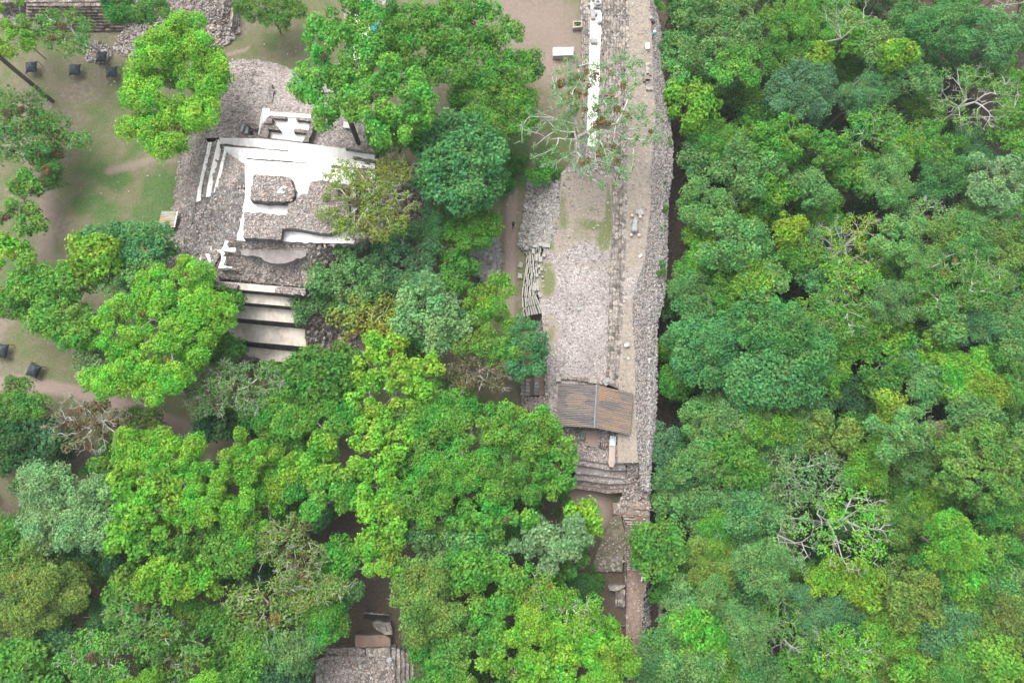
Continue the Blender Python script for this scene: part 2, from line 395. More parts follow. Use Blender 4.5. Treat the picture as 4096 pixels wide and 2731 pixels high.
def bark(name, a, b_):
    m, nt, b = newmat(name)
    r = ramp(nt, noise(nt, coords(nt, (1, 1, .3)), 2.2, 4, .7), [(.3, a), (.7, b_)]); nt.links.new(r.outputs[0], b.inputs['Base Color']); return m
M['bark'] = bark('grey_bark', (0.13, 0.115, 0.10), (0.27, 0.25, 0.22))
M['bark_pale'] = bark('pale_bark', (0.25, 0.24, 0.21), (0.44, 0.42, 0.385))
M['bark_dark'] = bark('dark_bark', (0.05, 0.045, 0.04), (0.12, 0.105, 0.09))
# ------------------------------------------------------------------ ground
def axis(lo, hi, st, far):
    core = list(np.arange(lo, hi+st, st)); a = []; x = lo; d = st
    while x > -far: d *= 1.5; x -= d; a.append(x)
    b = []; x = core[-1]; d = st
    while x < far: d *= 1.5; x += d; b.append(x)
    return np.array(a[::-1]+core+b)
gxs = axis(-96, 100, 0.7, 2500); gys = axis(-66, 104, 0.7, 2500)
GX, GY = np.meshgrid(gxs, gys, indexing='xy')
GZ = gz(GX, GY)
GU, GV = proj(GX, GY, GZ)
def ell(u, v, ru, rv, k=1.0): return k*np.exp(-(((GU-u)/ru)**2+((GV-v)/rv)**2)**1.5)
def line(pts, w):
    r = np.zeros_like(GU)
    for (a, b), (c, d) in zip(pts[:-1], pts[1:]):
        L2 = (c-a)**2+(d-b)**2; t = np.clip(((GU-a)*(c-a)+(GV-b)*(d-b))/L2, 0, 1)
        D = np.hypot(GU-a-t*(c-a), GV-b-t*(d-b)); r = np.maximum(r, np.exp(-(D/w)**3))
    return r
wob = fbm(np.stack([GX*.25, GY*.25, GX*0], -1), 31); wob2 = fbm(np.stack([GX*.9, GY*.9, GX*0], -1), 41)
east = np.clip((GX-(edge_x(GY)-1.6))/1.2, 0, 1)
grass = np.zeros_like(GU)+0.40
for a in [(378,435,58,70,1.15), (345,505,60,52,.95), (268,412,52,24,1.0), (215,480,70,60,.62), (305,365,44,26,.7), (250,330,75,120,.16), (170,470,45,70,.35), (190,400,60,40,.25), (240,545,70,60,.25),
          (640,110,45,40,.25), (690,150,30,16,.7), (400,500,25,60,.7), (1175,370,60,80,1.1), (1185,290,55,50,1.1), (1260,360,40,50,1.0), (1300,300,40,60,.8), (1290,145,40,22,.5), (1210,455,18,12,.6), (1350,240,60,120,.5),
          (1310,150,30,40,.4), (1340,1220,60,70,.5), (1080,330,200,160,.35), (680,20,60,40,.8), (600,15,60,20,.6)]:
    grass = np.maximum(grass, ell(*a)) if a[4] > .3 else grass+ell(*a)
dirt = np.zeros_like(GU)
for p, w, k in [([(62,330),(100,420),(112,520),(95,600),(40,680),(-40,800)], 30, .55), ([(1178,440),(1176,470),(1172,560),(1170,760)], 13, .95), ([(-40,880),(40,878),(120,890),(200,905),(330,940),(420,985),(520,1010),(640,1045),(800,1060),(950,1045),(1060,1075),(1120,1140)], 17, .95),
                ([(420,985),(560,1010),(680,1050),(900,1060)], 34, .6), ([(520,125),(545,120),(570,112)], 5, .8), ([(1090,-40),(1180,40),(1260,60),(1280,130)], 95, .62), ([(200,190),(130,205),(90,130)], 22, .35), ([(340,215),(420,165)], 20, .35),
                ([(250,395),(300,380),(350,365),(400,366)], 12, .6), ([(1320,1130),(1370,1180),(1330,1190)], 45, .8), ([(930,1200),(1000,1220)], 30, .5)]:
    dirt = np.maximum(dirt, k*line(p, w))
litter = np.maximum(east*0.9, np.clip((GV-1080)/120, 0, .8))
litter = np.maximum(litter, ell(950, 640, 190, 160, .45)); litter = np.maximum(litter, ell(80, 1050, 140, 140, .7))
litter = np.maximum(litter, ell(840, 340, 250, 60, .3)); litter = np.maximum(litter, ell(620, 960, 200, 80, .5))
grass = np.clip((grass + (wob-.5)*.9 + (wob2-.5)*.9)*(1-.8*dirt), 0, 1); dirt = np.clip(dirt+(wob-.5)*.3*(dirt > .1), 0, 1)
nr, nc = GX.shape
V = np.stack([GX, GY, GZ], -1).reshape(-1, 3)
i, j = np.meshgrid(np.arange(nr-1), np.arange(nc-1), indexing='ij'); a = (i*nc+j).ravel()
gm, nt, b = newmat('plaza_ground')
at = nt.nodes.new('ShaderNodeAttribute'); at.attribute_name = 'cover'
sp = nt.nodes.new('ShaderNodeSeparateColor'); nt.links.new(at.outputs['Color'], sp.inputs[0])
co = coords(nt)
soil = ramp(nt, noise(nt, co, 1.3, 6, .7), [(.3, (0.098, 0.083, 0.058)), (.5, (0.150, 0.128, 0.092)), (.72, (0.225, 0.19, 0.142))]).outputs[0]
dry = ramp(nt, noise(nt, co, 3.2, 6, .75), [(.3, (0.064, 0.074, 0.030)), (.5, (0.118, 0.118, 0.058)), (.7, (0.185, 0.170, 0.100))]).outputs[0]
lush = ramp(nt, noise(nt, co, 2.6, 5, .7), [(.3, (0.034, 0.070, 0.018)), (.5, (0.062, 0.112, 0.032)), (.7, (0.105, 0.150, 0.055))]).outputs[0]
pth = ramp(nt, noise(nt, co, 2.0, 5, .7), [(.3, (0.185, 0.138, 0.112)), (.7, (0.25, 0.19, 0.16))]).outputs[0]
lit = ramp(nt, noise(nt, co, 2.4, 6, .75), [(.3, (0.035, 0.03, 0.02)), (.5, (0.075, 0.055, 0.04)), (.68, (0.125, 0.095, 0.07))]).outputs[0]
def thr(x, lo, hi, ns=2.4, k=.45):
    ad = nt.nodes.new('ShaderNodeMath'); ad.operation = 'MULTIPLY_ADD'; nt.links.new(noise(nt, co, ns, 6, .75), ad.inputs[0]); ad.inputs[1].default_value = k; nt.links.new(x, ad.inputs[2])
    m = nt.nodes.new('ShaderNodeMapRange'); m.inputs[1].default_value = lo+k*.5; m.inputs[2].default_value = hi+k*.5; nt.links.new(ad.outputs[0], m.inputs[0]); return m.outputs[0]
c = mixc(nt, thr(sp.outputs[0], .12, .48), soil, dry)
c = mixc(nt, thr(sp.outputs[0], .50, .85), c, lush)
c = mixc(nt, thr(sp.outputs[2], .2, .8), c, lit)
c = mixc(nt, thr(sp.outputs[1], .25, .75, 3.0, .3), c, pth)
spk = ramp(nt, voro(nt, co, 2.1, 'Distance'), [(0.05, (1.35, 1.33, 1.3)), (0.13, (1, 1, 1))])
nt.links.new(mixc(nt, 1.0, c, spk.outputs[0], 'MULTIPLY'), b.inputs['Base Color'])
bump(nt, b, noise(nt, co, 4.5, 6, .8), .7, .12)
me = raw_mesh('ground', V, np.stack([a, a+1, a+nc+1, a+nc], -1), [gm], smooth=True)
ca = me.color_attributes.new('cover', 'FLOAT_COLOR', 'POINT')
ca.data.foreach_set('color', np.stack([grass, dirt, litter, np.ones_like(grass)], -1).astype(np.float32).ravel())
tag(link('ground', me), kind='structure')

# ------------------------------------------------------------------ stepped pyramid
def rws(conv, *rows): return [[P(*conv(x, y), z) for x, y in r] for r, z in rows]
c0 = P(1050, 950, 0)
pyr = thing('pyramid', c0, 'stepped rubble pyramid with white plastered terraces and cream stairs, left of the middle', 'pyramid')
W = rws(zA, ([(300,545),(205,950),(176,1170),(150,1320),(105,1540)], -0.3), ([(460,725),(405,960),(365,1185),(320,1320),(275,1540)], 4.8), ([(487,725),(432,960),(405,1180),(345,1320),(300,1540)], 4.85),
        ([(535,700),(472,960),(440,1150),(385,1320),(340,1540)], 6.2), ([(562,770),(510,960),(478,1140),(412,1320),(370,1540)], 6.25), ([(585,775),(540,960),(500,1115),(455,1320),(410,1540)], 7.6),
        ([(600,805),(560,960),(525,1110),(480,1320),(440,1540)], 7.65), ([(690,860),(672,1000),(660,1120),(640,1300),(610,1500)], 11.3), ([(745,890),(745,1005),(745,1150),(727,1300),(680,1495)], 12.75))
for i, r in enumerate(W):                                  # southern continuation of the west slope, down to the foot
    e = [P(*zB(*p), z) for p, z in (((30,520),-.3),((150,470),4.8),((180,470),4.85),((235,455),6.2),((275,450),6.25),((320,440),7.6),((355,435),7.65),((500,380),10.4),((600,345),12.0))][i]
    r.append(e)
V, F, _ = grid_sheet(W, .45, .42, 3, 1.1)
fc = V[F].mean(1); fu, fv = proj(fc[:, 0], fc[:, 1], fc[:, 2]); fu *= 1.7415; fv *= 1.7415
ax_, ay_ = zA(300, 1245); bx_, by_ = zA(745, 1005)          # weathered grey below this line
wv = (fv-(ay_+(fu-ax_)*(by_-ay_)/(bx_-ax_)))+26*(fbm(fc*.35, 3)-.5)*4
mi = (wv > 0).astype(np.int32)
west = link('west_slope', raw_mesh('west_slope', V, F, [M['rubble'], M['rubble_dark']], mi), pyr)
P_pts = scatter_rows(W, 1500, 8, .05)
tag(link('loose_rubble', stones_mesh('loose_rubble', P_pts, .12, .38, M['loose_mix'], 5), pyr), kind='stuff')
for pts, z in (([(456,725),(487,722),(470,800),(452,880),(432,960),(405,1070),(400,1180),(365,1190),(372,1100),(385,1060),(405,960),(438,820)], 4.98),
               ([(535,700),(566,745),(540,850),(512,960),(490,1060),(474,1150),(438,1152),(445,1090),(470,960),(510,800)], 6.4),
               ([(583,765),(602,800),(582,870),(562,960),(540,1030),(524,1112),(500,1117),(512,1060),(538,960),(565,850)], 7.78)):
    m = MB(); m.flat([zA(*p) for p in pts], z, z-.9, k=.03, seed=int(z*7)); m.build('plaster_ledge', M['plaster'], pyr)
# north terraces (treads; each is a solid plate reaching down into the core)
T = [([(543,688),(860,695),(1215,733),(1764,805)], [(560,800),(860,800),(1215,850),(1764,905)], 6.2, 'plaster_grey'),
     ([(575,757),(830,775),(1215,812),(1764,880)], [(680,900),(860,900),(1240,935),(1764,980)], 7.7, 'plaster'),
     ([(695,800),(850,822),(1240,848),(1764,908)], [(735,950),(860,950),(1240,960),(1764,1000)], 9.5, 'plaster'),
     ([(700,850),(850,868),(1240,892),(1764,930)], [(742,1000),(860,1000),(1240,1000),(1764,1010)], 11.0, 'plaster')]
for n, s, z, mt in T:
    m = MB(); m.flat([zA(*p) for p in n]+[zA(*p) for p in s[::-1]], z, 3.6, side=1, k=.015, seed=int(z)); m.build('plaster_terrace', [M[mt], M['rubble']], pyr)
m = MB()
m.flat([zA(*p) for p in [(742,888),(850,893),(1240,935),(1620,958),(1600,1518),(1290,1512),(1020,1500),(680,1493),(720,1300),(745,1150),(745,1005)]], 12.8, 3.0, side=1, k=.04, seed=4)
m.build('summit_floor', [M['plaster'], M['rubble']], pyr)
# worn parapets on the north treads
for pts, z in (([(545,738),(600,736),(700,752),(830,762),(960,780),(1080,785),(1080,797),(1000,806),(800,792),(620,772),(548,768)], 7.0),
               ([(760,846),(900,858),(1060,868),(1235,886),(1235,896),(1040,886),(880,874),(755,860)], 9.75),
               ([(1420,905),(1764,935),(1764,950),(1420,917)], 11.2), ([(1590,835),(1764,865),(1764,890),(1600,862)], 7.9),
               ([(1530,765),(1764,795),(1764,815),(1535,782)], 6.6), ([(720,905),(742,890),(742,990),(715,1000)], 12.0)):
    m = MB(); m.flat([zA(*p) for p in pts], z, z-1.4, k=.05, seed=len(pts)); m.build('worn_parapet', M['rubble_dark'], pyr)
# summit masonry
def block(name, pts, zt, zb, conv, seed, parent, mat='rubble', extra=400):
    top = [P(*conv(*p), zt) for p in pts]; m = MB(); m.flat([conv(*p) for p in pts], zt, zb, side=1, k=.08, seed=seed, batter=.12)
    o = m.build(name, [M[mat], M['rubble_dark']], parent)
    A = np.array(top)[:, :2]; lo, hi = A.min(0), A.max(0); rng = np.random.default_rng(seed); q = lo+(hi-lo)*rng.random((extra*3, 2))
    ins = np.zeros(len(q), bool)
    for i in range(len(A)):
        a_, b_ = A[i], A[(i+1) % len(A)]
        cnd = ((a_[1] > q[:, 1]) != (b_[1] > q[:, 1])) & (q[:, 0] < (b_[0]-a_[0])*(q[:, 1]-a_[1])/(b_[1]-a_[1]+1e-12)+a_[0]); ins ^= cnd
    q = q[ins][:extra]
    if len(q): tag(link('loose_rubble', stones_mesh('loose_rubble', np.column_stack([q, np.full(len(q), zt+.04)]), .14, .42, M['loose_mix'], seed), o), kind='stuff')
    return o
block('summit_block', [(805,985),(830,975),(950,990),(1060,992),(1100,1003),(1112,1060),(1132,1090),(1130,1140),(1108,1187),(960,1185),(785,1172),(790,1075),(806,1060)], 14.4, 12.7, zA, 21, pyr)
block('summit_block', [(738,1268),(900,1283),(1072,1292),(1082,1205),(1130,1190),(1195,1125),(1230,1133),(1257,1035),(1330,1018),(1420,1040),(1560,1060),(1560,1380),(1400,1440),(1250,1420),(1150,1400),(1040,1398),(1022,1487),(860,1480),(730,1472)], 14.2, 12.7, zA, 22, pyr)
m = MB(); m.flat([zA(*p) for p in [(965,1110),(1050,1062),(1078,1075),(1030,1115),(970,1135)]], 14.45, 14.2, k=.05); m.build('plaster_remnant', M['plaster'], pyr)
m = MB(); m.flat([zA(*p) for p in [(1135,1130),(1215,1120),(1185,1170),(1165,1190),(1110,1205),(1100,1185)]], 13.3, 12.7, k=.08, seed=3); m.build('plaster_remnant', M['plaster'], pyr)
# south face: rubble shoulder, cement capping, battered stairs
SW = [[P(*zB(x, y), z) for x, y, z in r] for r in ([(600,345,12.0),(500,380,10.4),(355,435,7.65),(235,455,6.2),(150,470,4.8),(30,520,-.3)], [(520,480,10.6),(430,500,9.2),(330,520,7.2),(230,545,5.6),(140,570,3.8),(20,610,-.3)], [(440,632,8.5),(380,640,7.2),(310,645,6.0),(230,650,4.6),(140,665,2.6),(10,690,-.3)], [(430,700,6.6),(370,715,5.4),(300,725,4.2),(220,735,2.8),(140,745,1.2),(10,750,-.3)])]
sheet('southwest_terraces', SW, M['rubble'], pyr, .45, .4, 13)
S = rws(zB, ([(600,345),(680,322),(1030,330),(1225,340),(1310,345)], 12.6), ([(620,375),(690,345),(1030,350),(1225,355),(1300,360)], 12.3), ([(540,480),(690,445),(950,450),(1225,455),(1300,460)], 10.9),
        ([(500,540),(640,535),(950,530),(1225,530),(1290,540)], 10.0), ([(470,600),(640,618),(900,652),(1220,682),(1280,690)], 9.2), ([(440,628),(640,630),(900,662),(1220,694),(1270,700)], 8.4))
sheet('south_shoulder', S, M['rubble_brown'], pyr, .45, .22, 12)
tag(link('loose_rubble', stones_mesh('loose_rubble', scatter_rows(S, 700, 4, .02), .10, .26, M['loose_mix'], 6), pyr), kind='stuff')
m = MB(); m.flat([zB(*p) for p in [(700,380),(800,372),(900,352),(1010,350),(1220,352),(1222,440),(1150,455),(1080,490),(1000,500),(930,490),(830,440),(720,430)]], 11.75, 10.3, k=.12, seed=9)
m.build('cement_capping', M['cement'], pyr)
for pts, z in (([(590,315),(612,318),(625,372),(672,376),(668,404),(605,402),(560,392)], 12.2), ([(520,392),(595,390),(602,405),(590,470),(572,512),(645,522),(640,535),(535,530),(560,470),(555,420)], 11.35),
               ([(432,425),(460,420),(498,470),(500,530),(522,590),(520,632),(440,630),(455,580),(470,500)], 9.9), ([(390,450),(412,450),(405,530),(385,525)], 8.5), ([(335,478),(355,474),(350,505),(330,500)], 7.7)):
    m = MB(); m.flat([zB(*p) for p in pts], z, z-1.3, k=.06, seed=int(z*3)); m.build('plaster_ledge', M['plaster'], pyr)
ST = [((440,628,1222,692), 8.8), ((440,680,1222,748), 8.75), ((440,702,1222,776), 6.9), ((440,778,1222,845), 6.85), ((440,802,1222,872), 4.9), ((440,905,1222,972), 4.85),
      ((440,938,1222,1012), 2.8), ((440,1080,1222,1150), 2.75), ((440,1115,1222,1198), .8), ((440,1225,1222,1283), .75), ((440,1236,1222,1300), -.3)]
for i in range(len(ST)-1):
    (a0, b0, a1, b1), za = ST[i]; (d0, e0, d1, e1), zb = ST[i+1]
    r = [[P(*zB(a0+(a1-a0)*t, b0+(b1-b0)*t), za) for t in (0, .33, .66, 1)], [P(*zB(d0+(d1-d0)*t, e0+(e1-e0)*t), zb) for t in (0, .33, .66, 1)]]
    m = MB(); tp = r[0]+r[1][::-1]; m.prism(tp[::-1] if False else tp, [p-np.array((0, 0, 1.6)) for p in tp]);
    o = m.build('stair_tread' if i % 2 == 0 else 'stair_riser', M['plaster_stain'] if i % 2 == 0 else M['riser'], pyr)
    bm = bmesh.new(); bm.from_mesh(o.data); bmesh.ops.recalc_face_normals(bm, faces=bm.faces); bm.to_mesh(o.data); bm.free()
block('fallen_masonry', [(985,690),(1040,683),(1220,700),(1220,748),(1100,738),(978,726)], 9.3, 8.7, zB, 31, pyr, 'rubble_brown', 80)
block('fallen_masonry', [(520,640),(600,650),(690,665),(680,700),(560,690),(500,670)], 9.4, 8.3, zB, 33, pyr, 'rubble', 60)
block('broken_stair_edge', [(420,1010),(520,1010),(600,1030),(650,1080),(690,1150),(710,1215),(820,1228),(818,1262),(560,1300),(400,1280),(380,1100)], 3.6, -.3, zB, 35, pyr, 'rubble_dark', 160)
# hidden eastern slope of the pyramid, earth and fallen stone under the trees
E = [[P(u, v, z) for u, v, z in r] for r in (
    [(1470,640,6.2), (1428,690,12.7), (1418,970,12.7), (1262,985,12.2), (1224,1120,9.2), (1222,1220,6.6), (1221,1330,3.6), (1221,1450,.2)],
    [(1580,640,3.5), (1600,720,7.0), (1600,930,7.0), (1440,1030,7.0), (1380,1150,5.2), (1340,1250,4.0), (1310,1350,2.2), (1290,1450,.1)],
    [(1700,660,-.3), (1730,740,-.3), (1730,960,-.3), (1680,1080,-.3), (1600,1200,-.3), (1500,1330,-.3), (1430,1400,-.3), (1370,1470,-.3)])]
sheet('east_slope', E, M['rubble_brown'], pyr, .5, .6, 14)
tag(link('loose_rubble', stones_mesh('loose_rubble', scatter_rows(E, 1500, 14, .08), .15, .6, M['loose_mix'], 16), pyr), kind='stuff')

# ------------------------------------------------------------------ lower north platform, cobbled
npl = thing('cobbled_platform', P(1150, 420, 0), 'low cobbled rubble platform on the upper side of the white pyramid', 'platform')
NP = rws(zA, ([(560,85),(700,68),(850,70),(1000,98),(1140,155),(1764,215)], -.2), ([(575,140),(700,125),(850,130),(1000,160),(1200,210),(1764,260)], 1.0), ([(560,250),(700,240),(850,240),(960,260),(1300,300),(1764,330)], 2.4),
         ([(500,430),(650,430),(800,440),(940,450),(1300,440),(1764,460)], 3.6), ([(440,560),(600,580),(800,590),(960,600),(1300,600),(1764,640)], 3.9), ([(440,690),(600,690),(860,702),(1000,712),(1300,745),(1764,815)], 4.1))
sheet('cobbled_surface', NP, M['cobble'], npl, .5, .28, 6)
NW = [[P(*zA(*p), -.3) for p in [(520,90),(535,140),(480,250),(390,430),(330,560),(300,690)]], [r[0] for r in NP]]
sheet('platform_flank', NW, M['rubble'], npl, .5, .3, 7)
NPW = [[r[0] for r in NP], [r[1] for r in NP], [r[2] for r in NP]]
tag(link('loose_rubble', stones_mesh('loose_rubble', scatter_rows(NPW, 900, 4, .05), .1, .34, M['loose_mix'], 6), npl), kind='stuff')
for pts, z in (([(925,255),(955,260),(962,350),(950,470),(915,468),(920,380)], 3.45), ([(780,180),(840,175),(850,260),(830,300),(790,280)], 2.15), ([(620,180),(650,180),(640,300),(615,300)], 2.0)):
    m = MB(); m.flat([zA(*p) for p in pts], z, z-1.3, k=.15, seed=int(z*5)); m.build('wall_footing', M['rubble'], npl)

rm = thing('ruined_room', P(1150, 500, 4.1), 'small roofless ruin with white plaster floor and low grey walls on the cobbled platform', 'ruin')
m = MB(); m.flat([zR(*p) for p in [(1080,545),(2110,610),(2060,900),(1900,1230),(980,1120),(1020,900),(1090,770)]], 4.55, 3.6); m.build('plaster_floor', M['plaster'], rm)
m = MB(); m.flat([zR(*p) for p in [(1045,440),(1400,455),(2125,518),(2112,612),(1480,570),(1060,540)]], 4.75, 3.6, k=.03); m.build('plaster_step', M['plaster'], rm)
m = MB(); m.flat([zR(*p) for p in [(850,345),(1040,350),(1060,540),(980,590),(860,760),(800,900),(760,1050),(735,1040),(745,880),(820,500)]], 4.5, 3.6, k=.03); m.build('plaster_ramp', M['plaster_grey'], rm)
for k_, (pts, z) in enumerate([([(770,1090),(1000,1120),(1300,1165),(1600,1190),(1960,1265),(1940,1315),(1500,1262),(850,1215),(780,1185)], 5.5),
               ([(2120,600),(2215,640),(2150,900),(2060,1245),(1890,1215),(1970,1050),(2060,900),(2100,700)], 5.5),
               ([(845,850),(935,860),(1010,880),(985,1115),(770,1110),(800,960)], 5.5), ([(830,745),(940,760),(1120,790),(1250,830),(1325,930),(1150,905),(960,860),(825,835)], 5.6),
               ([(1680,885),(1850,880),(2060,935),(2000,995),(1665,975)], 5.4), ([(1075,535),(1200,545),(1485,572),(1455,632),(1300,620),(1130,600)], 5.3),
               ([(1735,590),(2115,620),(2105,682),(1800,668),(1728,655)], 5.3), ([(985,580),(1110,590),(1080,755),(890,745),(920,660)], 5.9)]):
    m = MB(); m.flat([zR(*p) for p in pts], z, 3.8, side=1, k=.09, seed=k_+50); m.build('low_wall', [M['rubble'], M['rubble_dark']], rm)
for pts in ([(310,775),(375,782),(318,965),(250,955)], [(430,830),(492,840),(455,1015),(380,1000)]):
    m = MB(); m.flat([zR(*p) for p in pts], 4.6, 3.6); m.build('stone_step', M['stone_grey'], rm)
m = MB(); m.flat([zR(*p) for p in [(505,952),(582,942),(602,1022),(515,1025)]], 4.42, 3.6); m.build('crypt_opening', M['dark'], rm)  # flat slab; the shade of the opening is painted as dark colour
m = MB(); m.flat([zR(*p) for p in [(400,760),(520,730),(700,780),(740,850),(720,900),(560,870),(480,820)]], 4.9, 3.7, k=.1, seed=2); m.build('fallen_wall', M['rubble_brown'], rm)

# ------------------------------------------------------------------ east platform
ep = thing('stone_platform', P(2300, 1250, 0), 'long raised platform with cobbled court, walkway and stone edge steps, right of the middle', 'platform')
PLZ = 5.0
court = [(2330,700),(2250,743),(2232,853),(2210,930),(2198,986),(2182,1057),(2170,1134),(2170,1200),(2186,1251),(2188,1363),(2182,1451),(2200,1500),(2330,1507),(2425,1515),(2431,1414),(2438,1210),(2447,1065),(2452,743),(2455,690)]
cm, nt, b = newmat('worn_cobble_and_grass'); co = coords(nt)
at = nt.nodes.new('ShaderNodeAttribute'); at.attribute_name = 'cover'; sp = nt.nodes.new('ShaderNodeSeparateColor'); nt.links.new(at.outputs['Color'], sp.inputs[0])
sc_ = nt.nodes.new('ShaderNodeSeparateColor'); nt.links.new(voro(nt, co, 4.4), sc_.inputs[0])
cc = ramp(nt, sc_.outputs[0], [(0, (0.10, 0.09, 0.087)), (.22, (0.22, 0.20, 0.19)), (.75, (0.312, 0.285, 0.268)), (1, (0.42, 0.395, 0.375))]).outputs[0]
jr = ramp(nt, voro(nt, co, 4.4, 'Distance', 'DISTANCE_TO_EDGE'), [(0, (0, 0, 0)), (.10, (1, 1, 1))])
cc = mixc(nt, jr.outputs[0], (0.235, 0.198, 0.18), cc)
holes = ramp(nt, voro(nt, co, 1.7, 'Distance'), [(.10, (.50, .50, .51)), (.20, (1, 1, 1))]); cc = mixc(nt, .85, cc, holes.outputs[0], 'MULTIPLY')
pat = ramp(nt, noise(nt, co, .16, 4, .6), [(.35, (.82, .80, .78)), (.65, (1.08, 1.06, 1.06))]); cc = mixc(nt, 1.0, cc, pat.outputs[0], 'MULTIPLY')
soil2 = ramp(nt, noise(nt, co, 2.2, 6, .75), [(.3, (0.165, 0.137, 0.105)), (.5, (0.235, 0.197, 0.157)), (.72, (0.31, 0.268, 0.22))]).outputs[0]
gr2 = ramp(nt, noise(nt, co, 3, 5, .7), [(.3, (0.085, 0.10, 0.04)), (.7, (0.165, 0.175, 0.075))]).outputs[0]
def thr2(x, lo, hi, ns=1.6, k=.6):
    ad = nt.nodes.new('ShaderNodeMath'); ad.operation = 'MULTIPLY_ADD'; nt.links.new(noise(nt, co, ns, 6, .8), ad.inputs[0]); ad.inputs[1].default_value = k; nt.links.new(x, ad.inputs[2])
    mm = nt.nodes.new('ShaderNodeMapRange'); mm.inputs[1].default_value = lo+k*.5; mm.inputs[2].default_value = hi+k*.5; nt.links.new(ad.outputs[0], mm.inputs[0]); return mm.outputs[0]
c = mixc(nt, thr2(sp.outputs[1], .35, .6), cc, soil2); c = mixc(nt, thr2(sp.outputs[0], .35, .75), c, gr2)
c = mixc(nt, 1.0, c, ramp(nt, voro(nt, co, 2.3, 'Distance'), [(0.07, (1.6, 1.57, 1.52)), (0.15, (1, 1, 1))]).outputs[0], 'MULTIPLY')
nt.links.new(c, b.inputs['Base Color']); bump(nt, b, jr.outputs[0], .3, .06)
M['court'] = cm
def cover_sheet(name, rows, fn, parent, step=.5, rough=.1, seed=0, mat=None):
    V, F, _ = grid_sheet(rows, step, rough, seed); me = raw_mesh(name, V, F, [mat or M['court']], smooth=True)
    u, v = proj(V[:, 0], V[:, 1], V[:, 2]); u = u*1.7415; v = v*1.7415
    w = fbm(np.stack([V[:, 0]*.5, V[:, 1]*.5, V[:, 2]*0], -1), 77)-.5
    g, d = fn(u, v, w); ca = me.color_attributes.new('cover', 'FLOAT_COLOR', 'POINT')
    ca.data.foreach_set('color', np.stack([np.clip(g, 0, 1), np.clip(d, 0, 1), 0*u, 0*u+1], -1).astype(np.float32).ravel())
    return link(name, me, parent)
def el(u, v, a, b_, ra, rb): return np.exp(-(((u-a)/ra)**2+((v-b_)/rb)**2)**1.5)
def fcourt(u, v, w):
    north = np.clip((1000-v)/60, 0, 1)
    d = np.maximum(north, np.maximum(el(u, v, 2185, 1130, 45, 90), el(u, v, 2240, 960, 60, 60))); d = np.maximum(d, el(u, v, 2200, 1330, 40, 90)*.9)
    d = np.maximum(d, np.clip(1-np.abs(v-1058)/9, 0, 1)*.9)
    g = .62*el(u, v, 2434, 830, 16, 110)+.5*el(u, v, 2250, 850, 24, 90)+.5*el(u, v, 2370, 835, 16, 14)+.6*el(u, v, 2206, 975, 14, 30)+.7*el(u, v, 2190, 1130, 34, 80)+.55*el(u, v, 2420, 960, 30, 60)
    g += .35*el(u, v, 2330, 920, 80, 80)+.45*el(u, v, 2205, 1340, 20, 50)+.5*np.clip(1-np.abs(v-1056)/6, 0, 1)+.4*el(u, v, 2390, 900, 50, 20)+.25*el(u, v, 2300, 760, 60, 60)
    return g*1.45*(1+w), d*.9+w*.5*(d > .2)
CR = [[P(u, v, PLZ) for u, v in r] for r in ([(2246,690),(2330,690),(2456,690)], [(2238,800),(2340,800),(2453,800)], [(2200,920),(2320,920),(2450,920)], [(2160,1040),(2310,1040),(2448,1040)], [(2146,1134),(2300,1134),(2443,1134)],
                                             [(2166,1251),(2300,1251),(2437,1251)], [(2183,1400),(2300,1400),(2432,1400)], [(2190,1530),(2300,1530),(2425,1530)], [(2196,1640),(2310,1640),(2422,1640)])]
cover_sheet('cobbled_court', CR, fcourt, ep, .45, .10, 3)
# walkway behind the steps
def fwalk(u, v, w):
    d = np.ones_like(u)*.85 - .5*np.clip((v-1000)/120, 0, 1)*np.clip((1250-v)/60, 0, 1); g = .42*el(u, v, 2592, 790, 10, 110)+.5*el(u, v, 2520, 880, 14, 80)+.4*el(u, v, 2575, 1020, 14, 90)+.5*el(u, v, 2510, 1430, 18, 60)+.4*el(u, v, 2508, 1560, 18, 40)+.4*el(u, v, 2560, 20, 25, 25)
    return g*(1+w), d+w*.4
WK = [[P(u, v, 6.6) for u, v in r] for r in ([(2515,-60),(2560,-60),(2590,-60)], [(2518,0),(2560,0),(2600,0)], [(2516,130),(2560,130),(2608,130)], [(2514,300),(2560,300),(2612,300)], [(2511,430),(2560,430),(2620,430)],
     [(2508,560),(2560,560),(2616,560)], [(2507,720),(2550,720),(2598,720)], [(2506,800),(2550,800),(2604,800)], [(2503,920),(2550,920),(2590,920)], [(2500,1040),(2540,1040),(2578,1040)], [(2496,1130),(2520,1130),(2548,1130)],
     [(2492,1200),(2510,1200),(2528,1200)], [(2490,1300),(2512,1300),(2530,1300)], [(2480,1420),(2510,1420),(2542,1420)], [(2474,1560),(2505,1560),(2542,1560)], [(2470,1700),(2505,1700),(2545,1700)], [(2470,1800),(2510,1800),(2550,1800)], [(2470,1850),(2510,1850),(2555,1850)])]
cover_sheet('walkway_surface', WK, fwalk, ep, .5, .12, 8)
